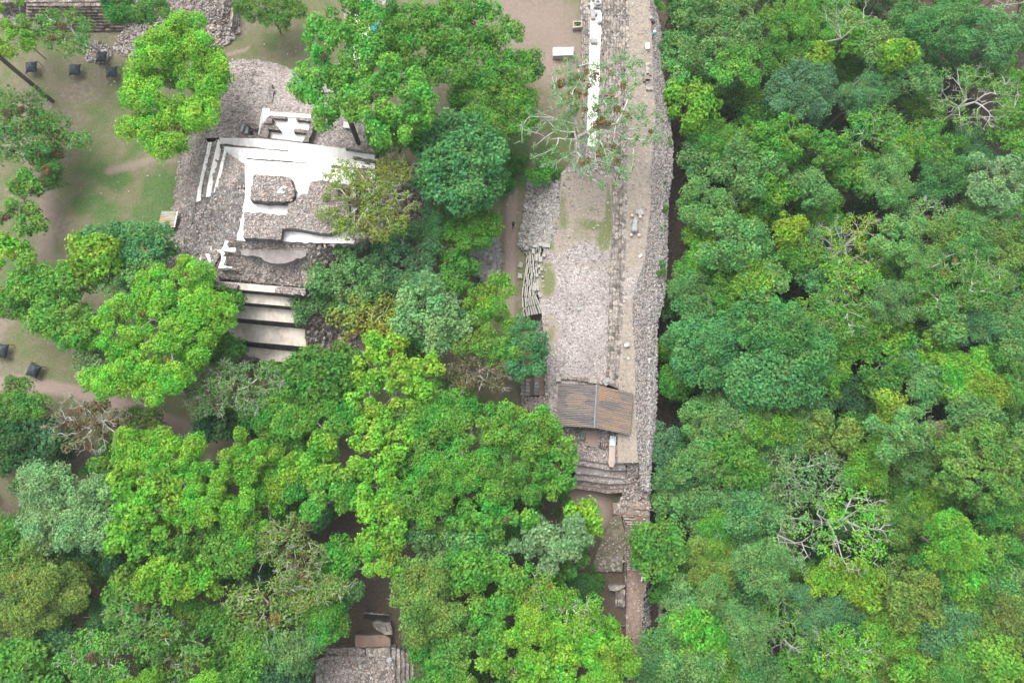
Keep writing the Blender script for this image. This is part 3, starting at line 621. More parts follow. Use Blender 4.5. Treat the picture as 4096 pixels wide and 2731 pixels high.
# the long edge steps: four courses rising to the walkway
xs = [[(2458,560),(2451,690),(2451,900),(2444,1040),(2437,1250),(2431,1414),(2424,1535)], [(2470,560),(2464,690),(2463,900),(2457,1040),(2451,1250),(2443,1414),(2436,1540)],
      [(2484,560),(2480,690),(2478,900),(2472,1040),(2463,1250),(2455,1414),(2449,1545)], [(2496,560),(2493,690),(2490,900),(2483,1040),(2477,1250),(2467,1414),(2462,1550)], [(2511,560),(2508,690),(2505,920),(2498,1060),(2492,1250),(2482,1414),(2474,1555)]]
for k in range(4):
    z = PLZ+.4*(k+1); m = MB()
    W0 = [P(u, v, z) for u, v in xs[k]]; W1 = [P(u, v, z) for u, v in xs[k+1]]
    rng = np.random.default_rng(k+3)
    for i in range(len(W0)-1):
        L = np.linalg.norm(W0[i+1]-W0[i]); n = max(1, int(L/1.05))
        for j in range(n):
            t0, t1 = (j+.02)/n, (j+.98)/n; dz = rng.normal(0, .025); dx = rng.normal(0, .05)
            q = [W0[i]+(W0[i+1]-W0[i])*t0, W0[i]+(W0[i+1]-W0[i])*t1, W1[i]+(W1[i+1]-W1[i])*t1+np.array((.12, 0, 0)), W1[i]+(W1[i+1]-W1[i])*t0+np.array((.12, 0, 0))]
            q[0] = q[0]+np.array((dx, 0, 0)); q[1] = q[1]+np.array((dx, 0, 0)); q = [p+np.array((0, 0, dz)) for p in q]
            m.prism(q, [p-np.array((0, 0, .75)) for p in q])
    m.build('stone_step', M['step'], ep)
# body faces
fl = [(2330,690),(2246,690),(2238,800),(2214,920),(2196,986),(2184,1057),(2168,1134),(2170,1200),(2182,1260),(2184,1363),(2180,1451),(2196,1540),(2200,1640),(2216,1706),(2196,1777),(2232,1850)]
body = [[P(u, v, PLZ+.02) for u, v in fl], []]
for p in body[0]: body[1].append(np.array((p[0]-.5, p[1], -.4)))
sheet('west_face', body, M['rubble'], ep, .5, .2, 5)

# ------------------------------------------------------------------ tall river-side retaining wall: cobble slope
rw = thing('retaining_wall', P(2640, 700, LOW), 'long curving cobble retaining wall dropping from the walkway to the forest', 'retaining wall')
TOP = [(2590,-60,2604,-60),(2602,0,2612,0),(2608,100,2640,100),(2610,200,2652,200),(2612,300,2654,300),(2620,430,2676,450),(2616,560,2692,580),(2598,720,2690,700),(2604,800,2673,800),(2590,920,2670,920),(2578,1040,2668,1040),(2548,1130,2664,1130),(2528,1200,2656,1200),
       (2530,1300,2630,1290),(2542,1420,2627,1420),(2542,1560,2627,1560),(2545,1700,2620,1700),(2552,1800,2608,1800),(2556,1860,2600,1860),(2560,1960,2600,1960)]
zt = [6.6]*18+[6.2, 4.2]
A = [P(a, b_, z+.02) for (a, b_, c_, d_), z in zip(TOP, zt)]; B = [P(c_, d_, 3.0) for a, b_, c_, d_ in TOP]
Cc = [a*.5+b_*.5+np.array((0.25, 0, .55)) for a, b_ in zip(A, B)]
Dd = [np.array((b_[0]+.6, b_[1], -3)) for b_ in B]; Ee = [np.array((b_[0]+1.6, b_[1], LOW-.6)) for b_ in B]
V, F, _ = grid_sheet([A, Cc, B, Dd, Ee], .4, .22, 19, 1.6)
link('cobble_facing', raw_mesh('cobble_facing', V, F, [M['wallstone']]), rw)
tag(link('protruding_cobbles', stones_mesh('protruding_cobbles', scatter_rows([A, Cc, B], 5200, 3, .03), .14, .46, M['loose_pale'], 3, .5, .5), rw), kind='stuff')
tag(link('mossy_cobbles', stones_mesh('mossy_cobbles', scatter_rows([B, Dd, Ee], 1200, 5, 0), .2, .5, M['loose_mix'], 7, .5, .6), rw), kind='stuff')
# mortar kerb between walkway and slope
kb = [p for p in A]; m = MB()
for i in range(5, 13):
    a_, b_ = A[i], A[i+1]; m.prism([a_+np.array((-.06, 0, .06)), b_+np.array((-.06, 0, .06)), b_+np.array((.08, 0, .06)), a_+np.array((.08, 0, .06))], [a_+np.array((-.06, 0, -.4)), b_+np.array((-.06, 0, -.4)), b_+np.array((.08, 0, -.4)), a_+np.array((.08, 0, -.4))])
m.build('mortar_kerb', M['cement'], rw)

# ------------------------------------------------------------------ grand stairs with white band (top of picture)
gs = thing('grand_staircase', P(2400, 200, 0), 'wide grey stone staircase with a white plastered band, at the upper edge', 'staircase')
def nstep(name, l, r, z, mat, dep, sw=1.1, seed=0, gap=.02):
    W0 = [P(u, v, z) for u, v in l]; W1 = [P(u, v, z) for u, v in r]; m = MB(); rng = np.random.default_rng(seed)
    for i in range(len(W0)-1):
        n = max(1, int(np.linalg.norm(W0[i+1]-W0[i])/sw))
        for j in range(n):
            t0, t1 = (j+gap)/n, (j+1-gap)/n; dz = rng.normal(0, .03); dx = np.array((rng.normal(0, .07), 0, 0))
            q = [W0[i]+(W0[i+1]-W0[i])*t0+dx, W0[i]+(W0[i+1]-W0[i])*t1+dx, W1[i]+(W1[i+1]-W1[i])*t1+np.array((.12, 0, 0)), W1[i]+(W1[i+1]-W1[i])*t0+np.array((.12, 0, 0))]
            q = [p+np.array((0, 0, dz)) for p in q]; m.prism(q, [p-np.array((0, 0, dep)) for p in q])
    return m.build(name, M[mat], gs)
def col(u0, u1, u2): return [(u0,-60), (u0,0), (u1,300), (u2,600)]
def pl(a, b_, t): return [(x0+(x1-x0)*t, y0) for (x0, y0), (x1, _) in zip(a, b_)]
L0, L1 = col(2322, 2330, 2330), col(2364, 2356, 2344)
for k in range(4): nstep('stone_step', pl(L0, L1, k/4), pl(L0, L1, (k+1)/4), .45*(k+1), 'step', .9, 1.0, k)
m = MB(); bandL, bandR = col(2364, 2356, 2344), col(2409, 2402, 2384)
m.flat(bandL+bandR[::-1], 1.95, -.3); m.build('plaster_band', M['plaster'], gs)
R0, R1 = col(2408, 2401, 2384), col(2517, 2513, 2507)
for k in range(9): nstep('stone_step', pl(R0, R1, k/9), pl(R0, R1, (k+1)/9), 2.1+.5*(k+1), 'step', 1.1, 1.0, k+9)
# rubble at the south foot of the stairs, joining the platform
J = [[P(*p) for p in r] for r in ([(2300,560,.2),(2345,585,2.0),(2400,590,2.6),(2478,595,4.4)], [(2290,640,2.2),(2340,650,3.6),(2400,650,4.2),(2474,650,4.7)], [(2246,695,4.9),(2330,695,5.0),(2400,695,5.0),(2474,695,5.0)])]
sheet('rubble_ramp', J, M['rubble'], ep, .45, .35, 4)
tag(link('loose_rubble', stones_mesh('loose_rubble', scatter_rows(J, 300, 3, .05), .15, .5, M['loose_pale'], 5), ep), kind='stuff')

# stones, planter and panels near the grand stairs
def carved(name, u, v, z, parts, label, cat='stone sculpture', group=None, mat='stone_grey'):
    t = P(u, v, z); m = MB()
    for dx, dy, dz, sx, sy, sz, rz in parts: m.box(t+np.array((dx, dy, dz)), sx, sy, sz, rz)
    o = m.build(name, M[mat]); bm = bmesh.new(); bm.from_mesh(o.data); bmesh.ops.bevel(bm, geom=bm.edges[:]+bm.verts[:], offset=.09, segments=2, affect='EDGES')
    for v_ in bm.verts: v_.co += Vector((vnoise(np.array([v_.co.x*2.3, v_.co.y*2.3, v_.co.z*2.3]), 5)-.5,)*3)*.10
    bm.to_mesh(o.data); bm.free(); tag(o, label, cat, group); return o
carved('carved_stone', *zW(347,110), 1.95, [(0,0,.3,1.5,1.1,.6,.05), (0,.15,.75,1.0,.8,.4,.3), (0,.55,1.0,.5,.5,.5,.1)], 'largest carved grey stone on the white band, near the upper edge', 'carved stone', 'carved stones on the white band')
carved('carved_stone', *zW(275,255), 1.95, [(0,0,.25,.8,1.7,.5,.1), (.5,.25,.3,.7,.6,.5,.5), (-.1,.9,.3,.5,.6,.5,0)], 'long grey carved stone lying across the left edge of the white band', 'carved stone', 'carved stones on the white band')
carved('carved_stone', *zW(374,372), 1.95, [(0,0,.25,.65,.55,.5,.2), (0,.35,.2,.12,.6,.2,0)], 'smallest carved stone, alone near the right edge of the white band', 'carved stone', 'carved stones on the white band')
carved('carved_stone', *zW(292,665), 1.95, [(-.28,0,.3,.7,1.0,.6,.2), (.32,-.05,.3,.6,.95,.6,-.1)], 'pair-lobed bluish grey carved stone, lowest on the white band', 'carved stone', 'carved stones on the white band')
carved('carved_stone', *zW(278,8), 1.95, [(0,0,.25,.6,.6,.5,.2), (.1,.3,.5,.4,.4,.4,.4)], 'carved stone at the very top end of the white band', 'carved stone', 'carved stones on the white band')
pb = thing('planter', P(*zW(30,378), 0), 'square pale stone planter with dark green plants at the stair foot', 'planter')
c1 = [zN(766,166), zN(842,163), zN(842,213), zN(768,220)]; c2 = [zN(776,176), zN(832,173), zN(832,204), zN(778,209)]
m = MB(); o4 = [P(*p, .9) for p in c1]; i4 = [P(*p, .9) for p in c2]
for k in range(4):
    q = [o4[k], o4[(k+1) % 4], i4[(k+1) % 4], i4[k]]; m.prism(q[::-1], [p*np.array((1, 1, 0))+np.array((0, 0, -.2)) for p in q[::-1]])
m.build('stone_rim', M['dirt_pale'], pb)
m = MB(); q = [P(*p, .62) for p in c2]; m.prism(q[::-1], [p*np.array((1, 1, 0)) for p in q[::-1]]); m.build('soil', M['dirt_brown'], pb)
PLANTER_C = sum(q)/4
wp = thing('altar_shelter', P(*zN(690,405), 0), 'white framed flat cover over a stone altar beside the sparse tree', 'altar cover')
m = MB(); m.flat([zN(612,378), zN(770,375), zN(768,432), zN(612,436)], 1.25, 1.12); m.build('cover_panel', M['white_paint'], wp)
m = MB(); m.flat([zN(612,372), zN(772,370), zN(772,438), zN(612,440)], 1.0, -.1); m.build('stone_base', M['stone_pink'], wp)

m = MB(); m.flat([zW(1113,676), zW(1172,672), zW(1170,760), zW(1106,764)], 7.5, 7.42); sg = m.build('sign_board', M['white_paint'])
tag(sg, 'white info board standing on the pale walkway', 'sign')
s0 = np.array([v_.co for v_ in sg.data.vertices]).mean(0); m = MB()
for dx in (-.35, .35): m = MB(); m.tube([(s0[0]+dx, s0[1], 6.5), (s0[0]+dx, s0[1], 7.43)], .05); m.build('post', M['wood'], sg)
for k_, (a_, b_, c_, d_, lb) in enumerate([(1145,1090,.9,2.4, 'long dark flat slab on the walkway edge below the white board'), (1155,1340,1.1,2.0, 'grey flat slab on the walkway edge just above the sparse tree'), (1110,1225,1.2,1.5, 'brownish square slab on the walkway edge between two grey slabs')]):
    t = P(*zW(a_, b_), 6.7); m = MB(); m.box(t+np.array((0, 0, .1)), c_, d_, .35, .06); tag(m.build('stone_slab', M['step'] if k_ != 2 else M['step_brown']), lb, 'stone slab', 'slabs along the walkway edge')
# ------------------------------------------------------------------ west edge of the platform: tumbled masonry and stepped courses
rp = thing('stepped_masonry', P(2120, 1120, 0), 'curved flight of tumbled cut-stone courses on the platform edge beside the earth path', 'stepped wall')
ctop = [zC(520,560), zC(522,650), zC(510,750), zC(500,850), zC(490,940), zC(512,1010), zC(545,1080)]
cbot = [zC(405,575), zC(402,690), zC(388,780), zC(376,880), zC(372,960), zC(376,1040), zC(380,1110)]
NCR = 8
for k in range(NCR):
    z = .35+(PLZ-.35)*(k+1)/NCR; m = MB(); rng = np.random.default_rng(k+90)
    l = [P(b_[0]+(a_[0]-b_[0])*k/NCR, b_[1]+(a_[1]-b_[1])*k/NCR, z) for a_, b_ in zip(ctop, cbot)]
    r = [P(b_[0]+(a_[0]-b_[0])*(k+1)/NCR, b_[1]+(a_[1]-b_[1])*(k+1)/NCR, z) for a_, b_ in zip(ctop, cbot)]
    for i in range(len(l)-1):
        n = max(1, int(round(np.linalg.norm(l[i+1]-l[i])/(1.0+.5*rng.random()))))
        for j in range(n):
            t0, t1 = (j+.02)/n, (j+.98)/n; dx = rng.normal(0, .05); dz = rng.normal(0, .07); sk = rng.normal(0, .06)
            q = [l[i]+(l[i+1]-l[i])*t0, l[i]+(l[i+1]-l[i])*t1, r[i]+(r[i+1]-r[i])*t1, r[i]+(r[i+1]-r[i])*t0]
            q = [p+np.array((dx+(sk if e in (0, 3) else -sk)+(-.13 if e > 1 else 0), 0, dz)) for e, p in enumerate(q)]
            m.prism(q, [p-np.array((0, 0, .7)) for p in q])
    m.build('stone_course', M['block'], rp)
m = MB(); rng = np.random.default_rng(4)
for x, y, a_, b_ in [(556,555,2.6,1.3),(510,548,1.1,1.1),(470,562,1.5,.7),(480,650,.7,2.2),(512,665,1.1,1.6),(500,720,.9,.9),(520,740,.8,1.1),(470,880,.8,2.6),(490,890,.8,1.6),(500,930,.7,1.0),(530,800,.6,.6),(510,950,.9,.8),(485,790,.9,1.1),(505,770,.7,.7),(540,635,.9,.9),(455,600,.6,1.6)]:
    m = MB(); t = P(*zC(x, y), PLZ+.05); m.box(t+np.array((0, 0, .12)), a_*.52, b_*.52, .45, rng.normal(0, .12), 0, (rng.normal(0, .04), rng.normal(0, .04))); m.build('coping_block', M['block'], rp)
def rubble(name, rows, n, smin, smax, mat, label, seed, base='rubble_dark'):
    V, F, _ = grid_sheet(rows, .5, .35, seed); t = np.array([p for r in rows for p in r]).mean(0)
    th = thing(name, (t[0], t[1], min(p[2] for r in rows for p in r)), label, 'rubble')
    link('packed_rubble', raw_mesh('packed_rubble', V, F, [M[base]]), th)
    tag(link('loose_stones', stones_mesh('loose_stones', scatter_rows(rows, n, seed, .06), smin, smax, M[mat], seed), th), kind='stuff')
rubble('rubble_slope', [[P(*zC(*p), z) for p, z in r] for r in ([((415,40),.1),((520,20),1.6),((640,40),3.6),((700,60),4.9)], [((385,230),.1),((480,230),1.8),((580,230),3.6),((665,230),4.9)], [((365,400),.1),((450,400),1.8),((540,400),3.6),((640,400),4.9)], [((345,520),.1),((430,530),1.8),((510,530),3.8),((590,520),4.9)], [((390,600),.1),((430,575),1.4),((480,560),3.4),((540,560),4.9)])], 1050, .35, .95, 'loose_grey', 'grey slope of tumbled stone between the earth path and the grassy platform', 61)
rubble('rubble_slope', [[P(*zC(*p), z) for p, z in r] for r in ([((-60,480),2.2),((60,500),1.5),((150,500),.6),((195,490),.1)], [((-60,620),2.2),((60,620),1.5),((140,620),.6),((200,620),.1)], [((20,740),1.6),((90,760),1.2),((140,780),.6),((175,790),.1)], [((70,820),1.0),((120,830),.6),((150,840),.3),((165,845),.1)])], 700, .35, .95, 'loose_grey', 'bluish grey heap of fallen stone on the left side of the earth path', 62)
rubble('rubble_slope', [[P(*zX(*p), z) for p, z in r] for r in ([((395,-110),.2),((470,-110),2.6),((545,-90),4.95)], [((370,150),.2),((450,150),2.6),((555,140),4.95)], [((370,420),.2),((440,430),2.6),((530,430),4.95)], [((360,560),.2),((430,560),2.6),((500,590),4.95)])], 320, .3, .9, 'loose_grey', 'broken stone edge of the platform beside the round green tree', 63)
rubble('rubble_slope', [[P(*zX(*p), z) for p, z in r] for r in ([((130,1120),.6),((350,1120),2.6),((600,1110),4.6),((700,1100),5.0)], [((150,1220),.3),((360,1220),2.2),((590,1230),4.4),((700,1240),5.0)], [((200,1330),.2),((380,1330),1.8),((600,1330),4.2),((700,1330),4.9)])], 420, .2, .6, 'loose_mix', 'strip of pale rubble left of the rusty roof below the terraces', 64)
# stepped terraces left of the roof
ter = thing('stepped_terraces', P(2130, 1540, 0), 'earth terraces with grey stone edges, left of the rusty roof', 'terraces')
for k_, (l, r, z) in enumerate([([(148,890),(150,1110)], [(228,880),(220,1110)], .9), ([(230,840),(220,1110)], [(352,820),(356,1100)], 1.9), ([(360,570),(362,1100)], [(520,570),(520,1090)], 3.1), ([(520,720),(520,1110)], [(600,760),(598,1160)], 4.2)]):
    m = MB(); m.flat([zX(*p) for p in l+r[::-1]], z, -.2, k=.04, seed=k_); m.build('earth_terrace', M['dirt_brown'] if k_ != 3 else M['dirt_pale'], ter)
    m = MB(); rng = np.random.default_rng(k_)
    a_, b_ = P(*zX(*l[0]), z), P(*zX(*l[1]), z); n = int(np.linalg.norm(b_-a_)/.55)
    for j in range(n): m.box(a_+(b_-a_)*(j+.5)/n+np.array((.15+rng.normal(0, .05), 0, .05)), .5+.3*rng.random(), .5, .5, rng.normal(0, .1))
    m.build('edge_stones', M['loose_grey'], ter)
m = MB()
for x0, y0, x1, y1 in [(690,820,745,870), (745,800,860,870), (860,800,1010,880), (1010,815,1180,905), (1180,840,1330,930), (1330,860,1480,950)]:
    m.flat([zX(x0+3, y0), zX(x1-3, y0+12), zX(x1-3, y1-18), zX(x0+3, y1-30)], PLZ+.45, PLZ-.3, k=.03, seed=x0)
m.build('kerb_blocks', M['step'], ep)
t = P(*zX(715,850), PLZ+.6); m = MB(); m.box(t, .8, .75, .6, .05); m.build('corner_block', M['block'], ep)
m = MB(); m.box(P(*zD(1048,238), PLZ+.35), .9, 1.9, .5, -1.0, 0, (0, .1)); m.box(P(*zD(1062,225), PLZ+.6), .5, 1.8, .4, -1.0); m.build('tilted_slab', M['stone_grey'], ep)
for x, y, s in ((810,772,.42), (812,1052,.5), (790,618,.4), (700,960,.3)):
    m = MB(); t = P(*zC(x, y), PLZ+.1); m.tube([t+np.array((0, 0, -.2)), t+np.array((0, 0, .12)), t+np.array((0, 0, .16))], [s*.5, s*.55, s*.3], 10); m.build('round_marker_stone', M['stone_grey'], ep)

# ------------------------------------------------------------------ rusty shelter roof
rf = thing('roof_shelter', P(2385, 1630, PLZ), 'open shelter with rusty corrugated gable roof standing on the platform', 'shelter')
RZ, EZ = 8.6, 7.5
def corr(name, a, b_, c_, d_, mat, n, amp=.055, side=0.0):
    """corrugated panel: a-b along ridge, d-c along eave; waves run along the ridge"""
    nv = n*4; U = np.linspace(0, 1, nv+1)[:, None]; rows = []
    top = a+(b_-a)*U; bot = d_+(c_-d_)*U; w = amp*np.cos(np.arange(nv+1)/4*2*math.pi)
    V = []
    for t in (0, .5, 1):
        q = top*(1-t)+bot*t; q[:, 2] += w; V.append(q)
    lo = [q-np.array((0, 0, .03)) for q in V]
    V = np.concatenate(V+lo); m_ = nv+1; F = []
    for r in range(2):
        for k in range(nv): F.append([r*m_+k, r*m_+k+1, (r+1)*m_+k+1, (r+1)*m_+k])
    F = F+[[f[3]+3*m_, f[2]+3*m_, f[1]+3*m_, f[0]+3*m_] for f in F]
    for k in range(nv): F += [[k, k+3*m_, k+1+3*m_, k+1], [2*m_+k, 2*m_+k+1, 5*m_+k+1, 5*m_+k]]
    me = raw_mesh(name, V, np.array(F), [mat]); ca = me.color_attributes.new('sheet_uv', 'FLOAT_COLOR', 'POINT')
    uu = np.concatenate([U[:, 0]]*6); tt = np.repeat([0, .5, 1, 0, .5, 1], nv+1); ca.data.foreach_set('color', np.stack([uu, tt, uu*0+side, uu*0+1], -1).astype(np.float32).ravel()); return me
a1, b1 = P(*zD(955,272), RZ), P(*zD(936,606), RZ)
w1, w2 = P(*zD(660,261), EZ), P(*zD(636,590), EZ); e1, e2 = P(*zD(1240,341), EZ), P(*zD(1215,666), EZ)
link('roof_panel', corr('roof_panel', a1+(a1-a1), b1, w2, w1, M['roof'], 24, .07), rf); link('roof_panel', corr('roof_panel', a1, b1, e2, e1, M['roof'], 24, .07, 1.0), rf)
m = MB(); dd = np.array((0, 0, .12)); m.prism([a1+dd+np.array((-.13, .1, -.05)), b1+dd+np.array((-.13, -.1, -.05)), b1+dd+np.array((0, -.1, .06)), a1+dd+np.array((0, .1, .06))], [a1+np.array((-.13, .1, .0)), b1+np.array((-.13, -.1, .0)), b1+np.array((0, -.1, .0)), a1+np.array((0, .1, .0))])
m.prism([a1+dd+np.array((0, .1, .06)), b1+dd+np.array((0, -.1, .06)), b1+dd+np.array((.13, -.1, -.05)), a1+dd+np.array((.13, .1, -.05))], [a1+np.array((0, .1, 0)), b1+np.array((0, -.1, 0)), b1+np.array((.13, -.1, 0)), a1+np.array((.13, .1, 0))])
m.build('ridge_cap', simple('dull_ridge_metal', (.17, .19, .21), .6, .25), rf)
for t in (.04, .5, .96):
    for p, q in ((w1, w2), (e1, e2)):
        x = p+(q-p)*t; x = x+(a1+(b1-a1)*t-x)*.06; m = MB(); m.tube([(x[0], x[1], PLZ-.1), (x[0], x[1], x[2]-.02)], .09, 7); m.build('post', M['wood'], rf)
for p, q in ((w1, w2), (e1, e2), (a1, b1)):
    m = MB(); d = np.array((0, 0, -.16)); m.tube([p+(q-p)*.02+d, p+(q-p)*.98+d], .08, 6); m.build('roof_beam', M['wood'], rf)

# ------------------------------------------------------------------ south end: rubble floor, hatches, descending terraces
se = thing('south_terraces', P(2380, 1850, 0), 'rubble floor and stepped stone terraces below the rusty roof', 'terraces')
SF = [[P(u, v, z) for u, v, z in r] for r in ([(2196,1640,5.02),(2300,1640,5.02),(2420,1640,5.02),(2548,1640,5.3)], [(2216,1706,5),(2300,1706,5),(2420,1710,5.2),(2548,1740,5.5)], [(2194,1775,4.9),(2300,1780,5),(2420,1790,5.2),(2552,1800,5.4)], [(2232,1838,4.9),(2320,1838,5),(2430,1852,5.1),(2556,1862,5.2)])]
sheet('rubble_floor', SF, M['rubble'], se, .45, .25, 5)
tag(link('loose_rubble', stones_mesh('loose_rubble', scatter_rows(SF, 700, 4, .05), .1, .36, M['loose_mix'], 6), se), kind='stuff')
m = MB(); m.flat([zS(100,360), zS(560,370), zS(600,420), zS(540,640), (2383,1790), (2360,1785), zS(400,700), zS(330,560), zS(320,420), zS(230,390)], 5.32, 4.6, k=.06, seed=3); m.build('trodden_earth', M['dirt_brown'], se)
m = MB(); m.flat([zS(1135,465), zS(1290,440), zS(1290,0), zS(1340,0), zS(1350,300), zS(1380,870), zS(1290,880), zS(1240,760), zS(1130,740)], 6.0, 5.0, k=.03, seed=3); m.build('cement_floor', M['plaster_grey'], se)
m = MB(); m.flat([zS(700,360), zS(900,380), zS(1135,430), zS(1130,640), zS(1080,760), zS(960,1060), zS(820,1060), zS(800,700), zS(640,640), zS(650,470)], 5.6, 4.6, k=.1, seed=8); m.build('rubble_shelf', M['rubble_brown'], se)
m = MB(); m.flat([zS(820,690), zS(950,700), zS(930,1060), zS(905,1140), zS(830,1130), zS(800,1040)], 5.72, 4.6, k=.07, seed=6); m.build('earth_ramp', M['dirt_pale'], se)
for x, y, a_, b_ in ((1160,850,.9,2.2), (1235,850,.7,2.2), (1100,800,1.0,1.2), (1100,640,.7,1.4)):
    m = MB(); m.box(P(*zS(x, y), 5.75), a_, b_, .5, .03); m.build('edging_block', M['step_brown'], se)
tl = [[(60,915),(300,960),(800,1045)], [(0,1060),(450,1130),(800,1195),(1160,1205)], [(120,1262),(480,1300),(820,1340),(1160,1380)], [(80,1390),(480,1440),(800,1490),(1300,1480)], [(60,1470),(480,1540),(800,1590),(1400,1560)], [(20,1560),(400,1620),(800,1680),(1450,1640)]]
zz = [4.6, 3.9, 3.2, 2.5, 1.9]
for k in range(5):
    l = tl[k] if len(tl[k]) == 4 else tl[k]+[(1160,1075)]; r = tl[k+1]
    rows = [[P(*zS(*p), zz[k]) for p in l], [P(*zS(*p), zz[k]) for p in r]]
    q = rows[0]+rows[1][::-1]; m = MB(); m.prism(q[::-1], [np.array((p[0], p[1], -.3)) for p in q[::-1]])
    m.build('terrace', [M[('cobble', 'cement', 'cobble', 'rubble', 'dirt_pale')[k]]], se)
    m = MB(); rng = np.random.default_rng(k+7); a_ = rows[1]
    for i in range(3):
        n = int(np.linalg.norm(a_[i+1]-a_[i])/.7)
        for j in range(n): m.box(a_[i]+(a_[i+1]-a_[i])*(j+.5)/n+np.array((0, .15+rng.normal(0, .03), -.10+rng.normal(0, .02))), .66, .36, .26, rng.normal(-.1, .05))
    m.build('edge_stones', M['step_brown'] if k > 1 else M['step'], se)
m = MB()
for j in range(6): m.flat([zS(1000+j*70, 1400+j*8), zS(1055+j*70, 1405+j*8), zS(1050+j*70, 1500+j*10), zS(995+j*70, 1490+j*10)], 2.25, 1.3, k=.03, seed=j)
m.build('loose_paving_blocks', M['step_brown'], se)
SE = [[P(u, v, z) for u, v, z in r] for r in ([(2510,1850,5.2),(2556,1858,5.2),(2600,1860,3.0)], [(2505,1900,3.4),(2550,1905,3.5),(2598,1900,2.6)], [(2500,1950,2.4),(2550,1960,2.2),(2600,1960,1.8)], [(2480,2000,1.9),(2550,2000,1.9),(2600,2005,1.6)], [(2455,2045,1.9),(2530,2050,1.9),(2600,2060,1.6)])]
sheet('eroded_corner', SE, M['rubble_brown'], se, .45, .4, 7)
tag(link('loose_rubble', stones_mesh('loose_rubble', scatter_rows(SE, 420, 9, .05), .14, .42, M['loose_mix'], 6), se), kind='stuff')

def frame_box(name, quad, z, h, mats, label, cat):
    o4 = [P(*p, z) for p in quad]; c = sum(o4)/4; i4 = [c+(p-c)*.74 for p in o4]; m = MB()
    for k in range(4):
        q = [o4[k], o4[(k+1) % 4], i4[(k+1) % 4], i4[k]]; m.prism(q[::-1], [p-np.array((0, 0, h)) for p in q[::-1]])
    o = m.build(name, mats[0]); q = [c+(p-c)*.76-np.array((0, 0, h*.35)) for p in o4]; m = MB(); m.prism(q[::-1], [p-np.array((0, 0, .05)) for p in q[::-1]]); m.build('glass_pane', mats[1], o)
    return tag(o, label, cat)
frame_box('skylight_box', [zS(240,396), zS(312,404), zS(292,552), zS(220,546)], 5.9, .8, (M['greenframe'], M['glass_dark']), 'green framed skylight box in the rubble below the rusty roof', 'skylight')
m = MB(); hq = [zS(836,480), zS(966,494), zS(946,704), zS(820,686)]; h4 = [P(*p, 5.95) for p in hq]
hme = corr('hatch_cover', h4[0], h4[1], h4[2], h4[3], M['zinc'], 3, .03); hc = link('hatch_cover', hme); tag(hc, 'pale galvanised hatch cover lying on the rubble below the roof', 'hatch')
def stair_pit(quad, z, n, label, horiz=True):
    o4 = [P(*p, z) for p in quad]; o = MB(); c = sum(o4)/4
    q = [p-np.array((0, 0, .06)) for p in o4]; o.prism(q[::-1], [p-np.array((0, 0, .5)) for p in q[::-1]]); ob = o.build('stair_pit', M['dark'])  # shallow slab under the treads, its pit shade painted dark
    for k in range(n):
        t0, t1 = (k+.32)/n, (k+1.0)/n; dz = np.array((0, 0, .12+.10*k/n)); m = MB()
        q = [o4[0]+(o4[1]-o4[0])*t0, o4[0]+(o4[1]-o4[0])*t1, o4[3]+(o4[2]-o4[3])*t1, o4[3]+(o4[2]-o4[3])*t0]; q = [p-np.array((0, 0, .12))+dz*.8 for p in q]
        m.prism(q[::-1], [p-np.array((0, 0, .25)) for p in q[::-1]]); m.build('stair_tread', M['step_brown'], ob)
    return tag(ob, label, 'stair pit')
stair_pit([zS(640,618), zS(772,640), zS(740,770), zS(622,720)], 5.72, 3, 'dark stair pit of three steps beside the metal hatch cover')
stair_pit([zS(820,1222), zS(1150,1226), zS(1140,1315), zS(820,1310)], 3.95, 7, 'row of seven narrow stone steps sunk in the lower terrace')

# ------------------------------------------------------------------ southern river ledge
lg = thing('river_ledge', P(2530, 2350, 0), 'brown earth ledge with flights of stone steps running to the lower edge', 'ledge')
LW = [[P(u, v, z) for u, v, z in r] for r in (
  [(2452,2010,1.9),(2530,2010,2.0),(2600,2015,1.9)], [(2455,2055,1.9),(2530,2058,1.9),(2598,2065,1.7)], [(2488,2062,1.7),(2540,2064,1.7),(2598,2070,1.6)], [(2500,2122,.75),(2550,2124,.75),(2600,2126,.7)],
  [(2500,2180,.6),(2550,2185,.6),(2600,2190,.6)], [(2504,2230,.5),(2540,2235,.5),(2598,2240,.4)], [(2506,2288,.1),(2540,2290,.1),(2598,2292,.0)], [(2505,2400,.15),(2540,2400,.15),(2572,2400,.0)], [(2504,2500,.1),(2540,2500,.1),(2570,2500,-.1)], [(2506,2600,.0),(2540,2600,.0),(2570,2600,-.2)], [(2510,2760,.0),(2540,2760,.0),(2575,2760,-.2)])]
sheet('earth_floor', LW, M['dirt_brown'], lg, .5, .16, 7)
tag(link('loose_rubble', stones_mesh('loose_rubble', scatter_rows(LW, 550, 4, .03), .1, .3, M['loose_mix'], 6), lg), kind='stuff')
M['ledge_step'] = stone_mat('worn_pale_steps', (0.30, 0.255, 0.215), .4, 1.8, (.36, .31, .27), joint=.05, patch=.25, bmp=.3)
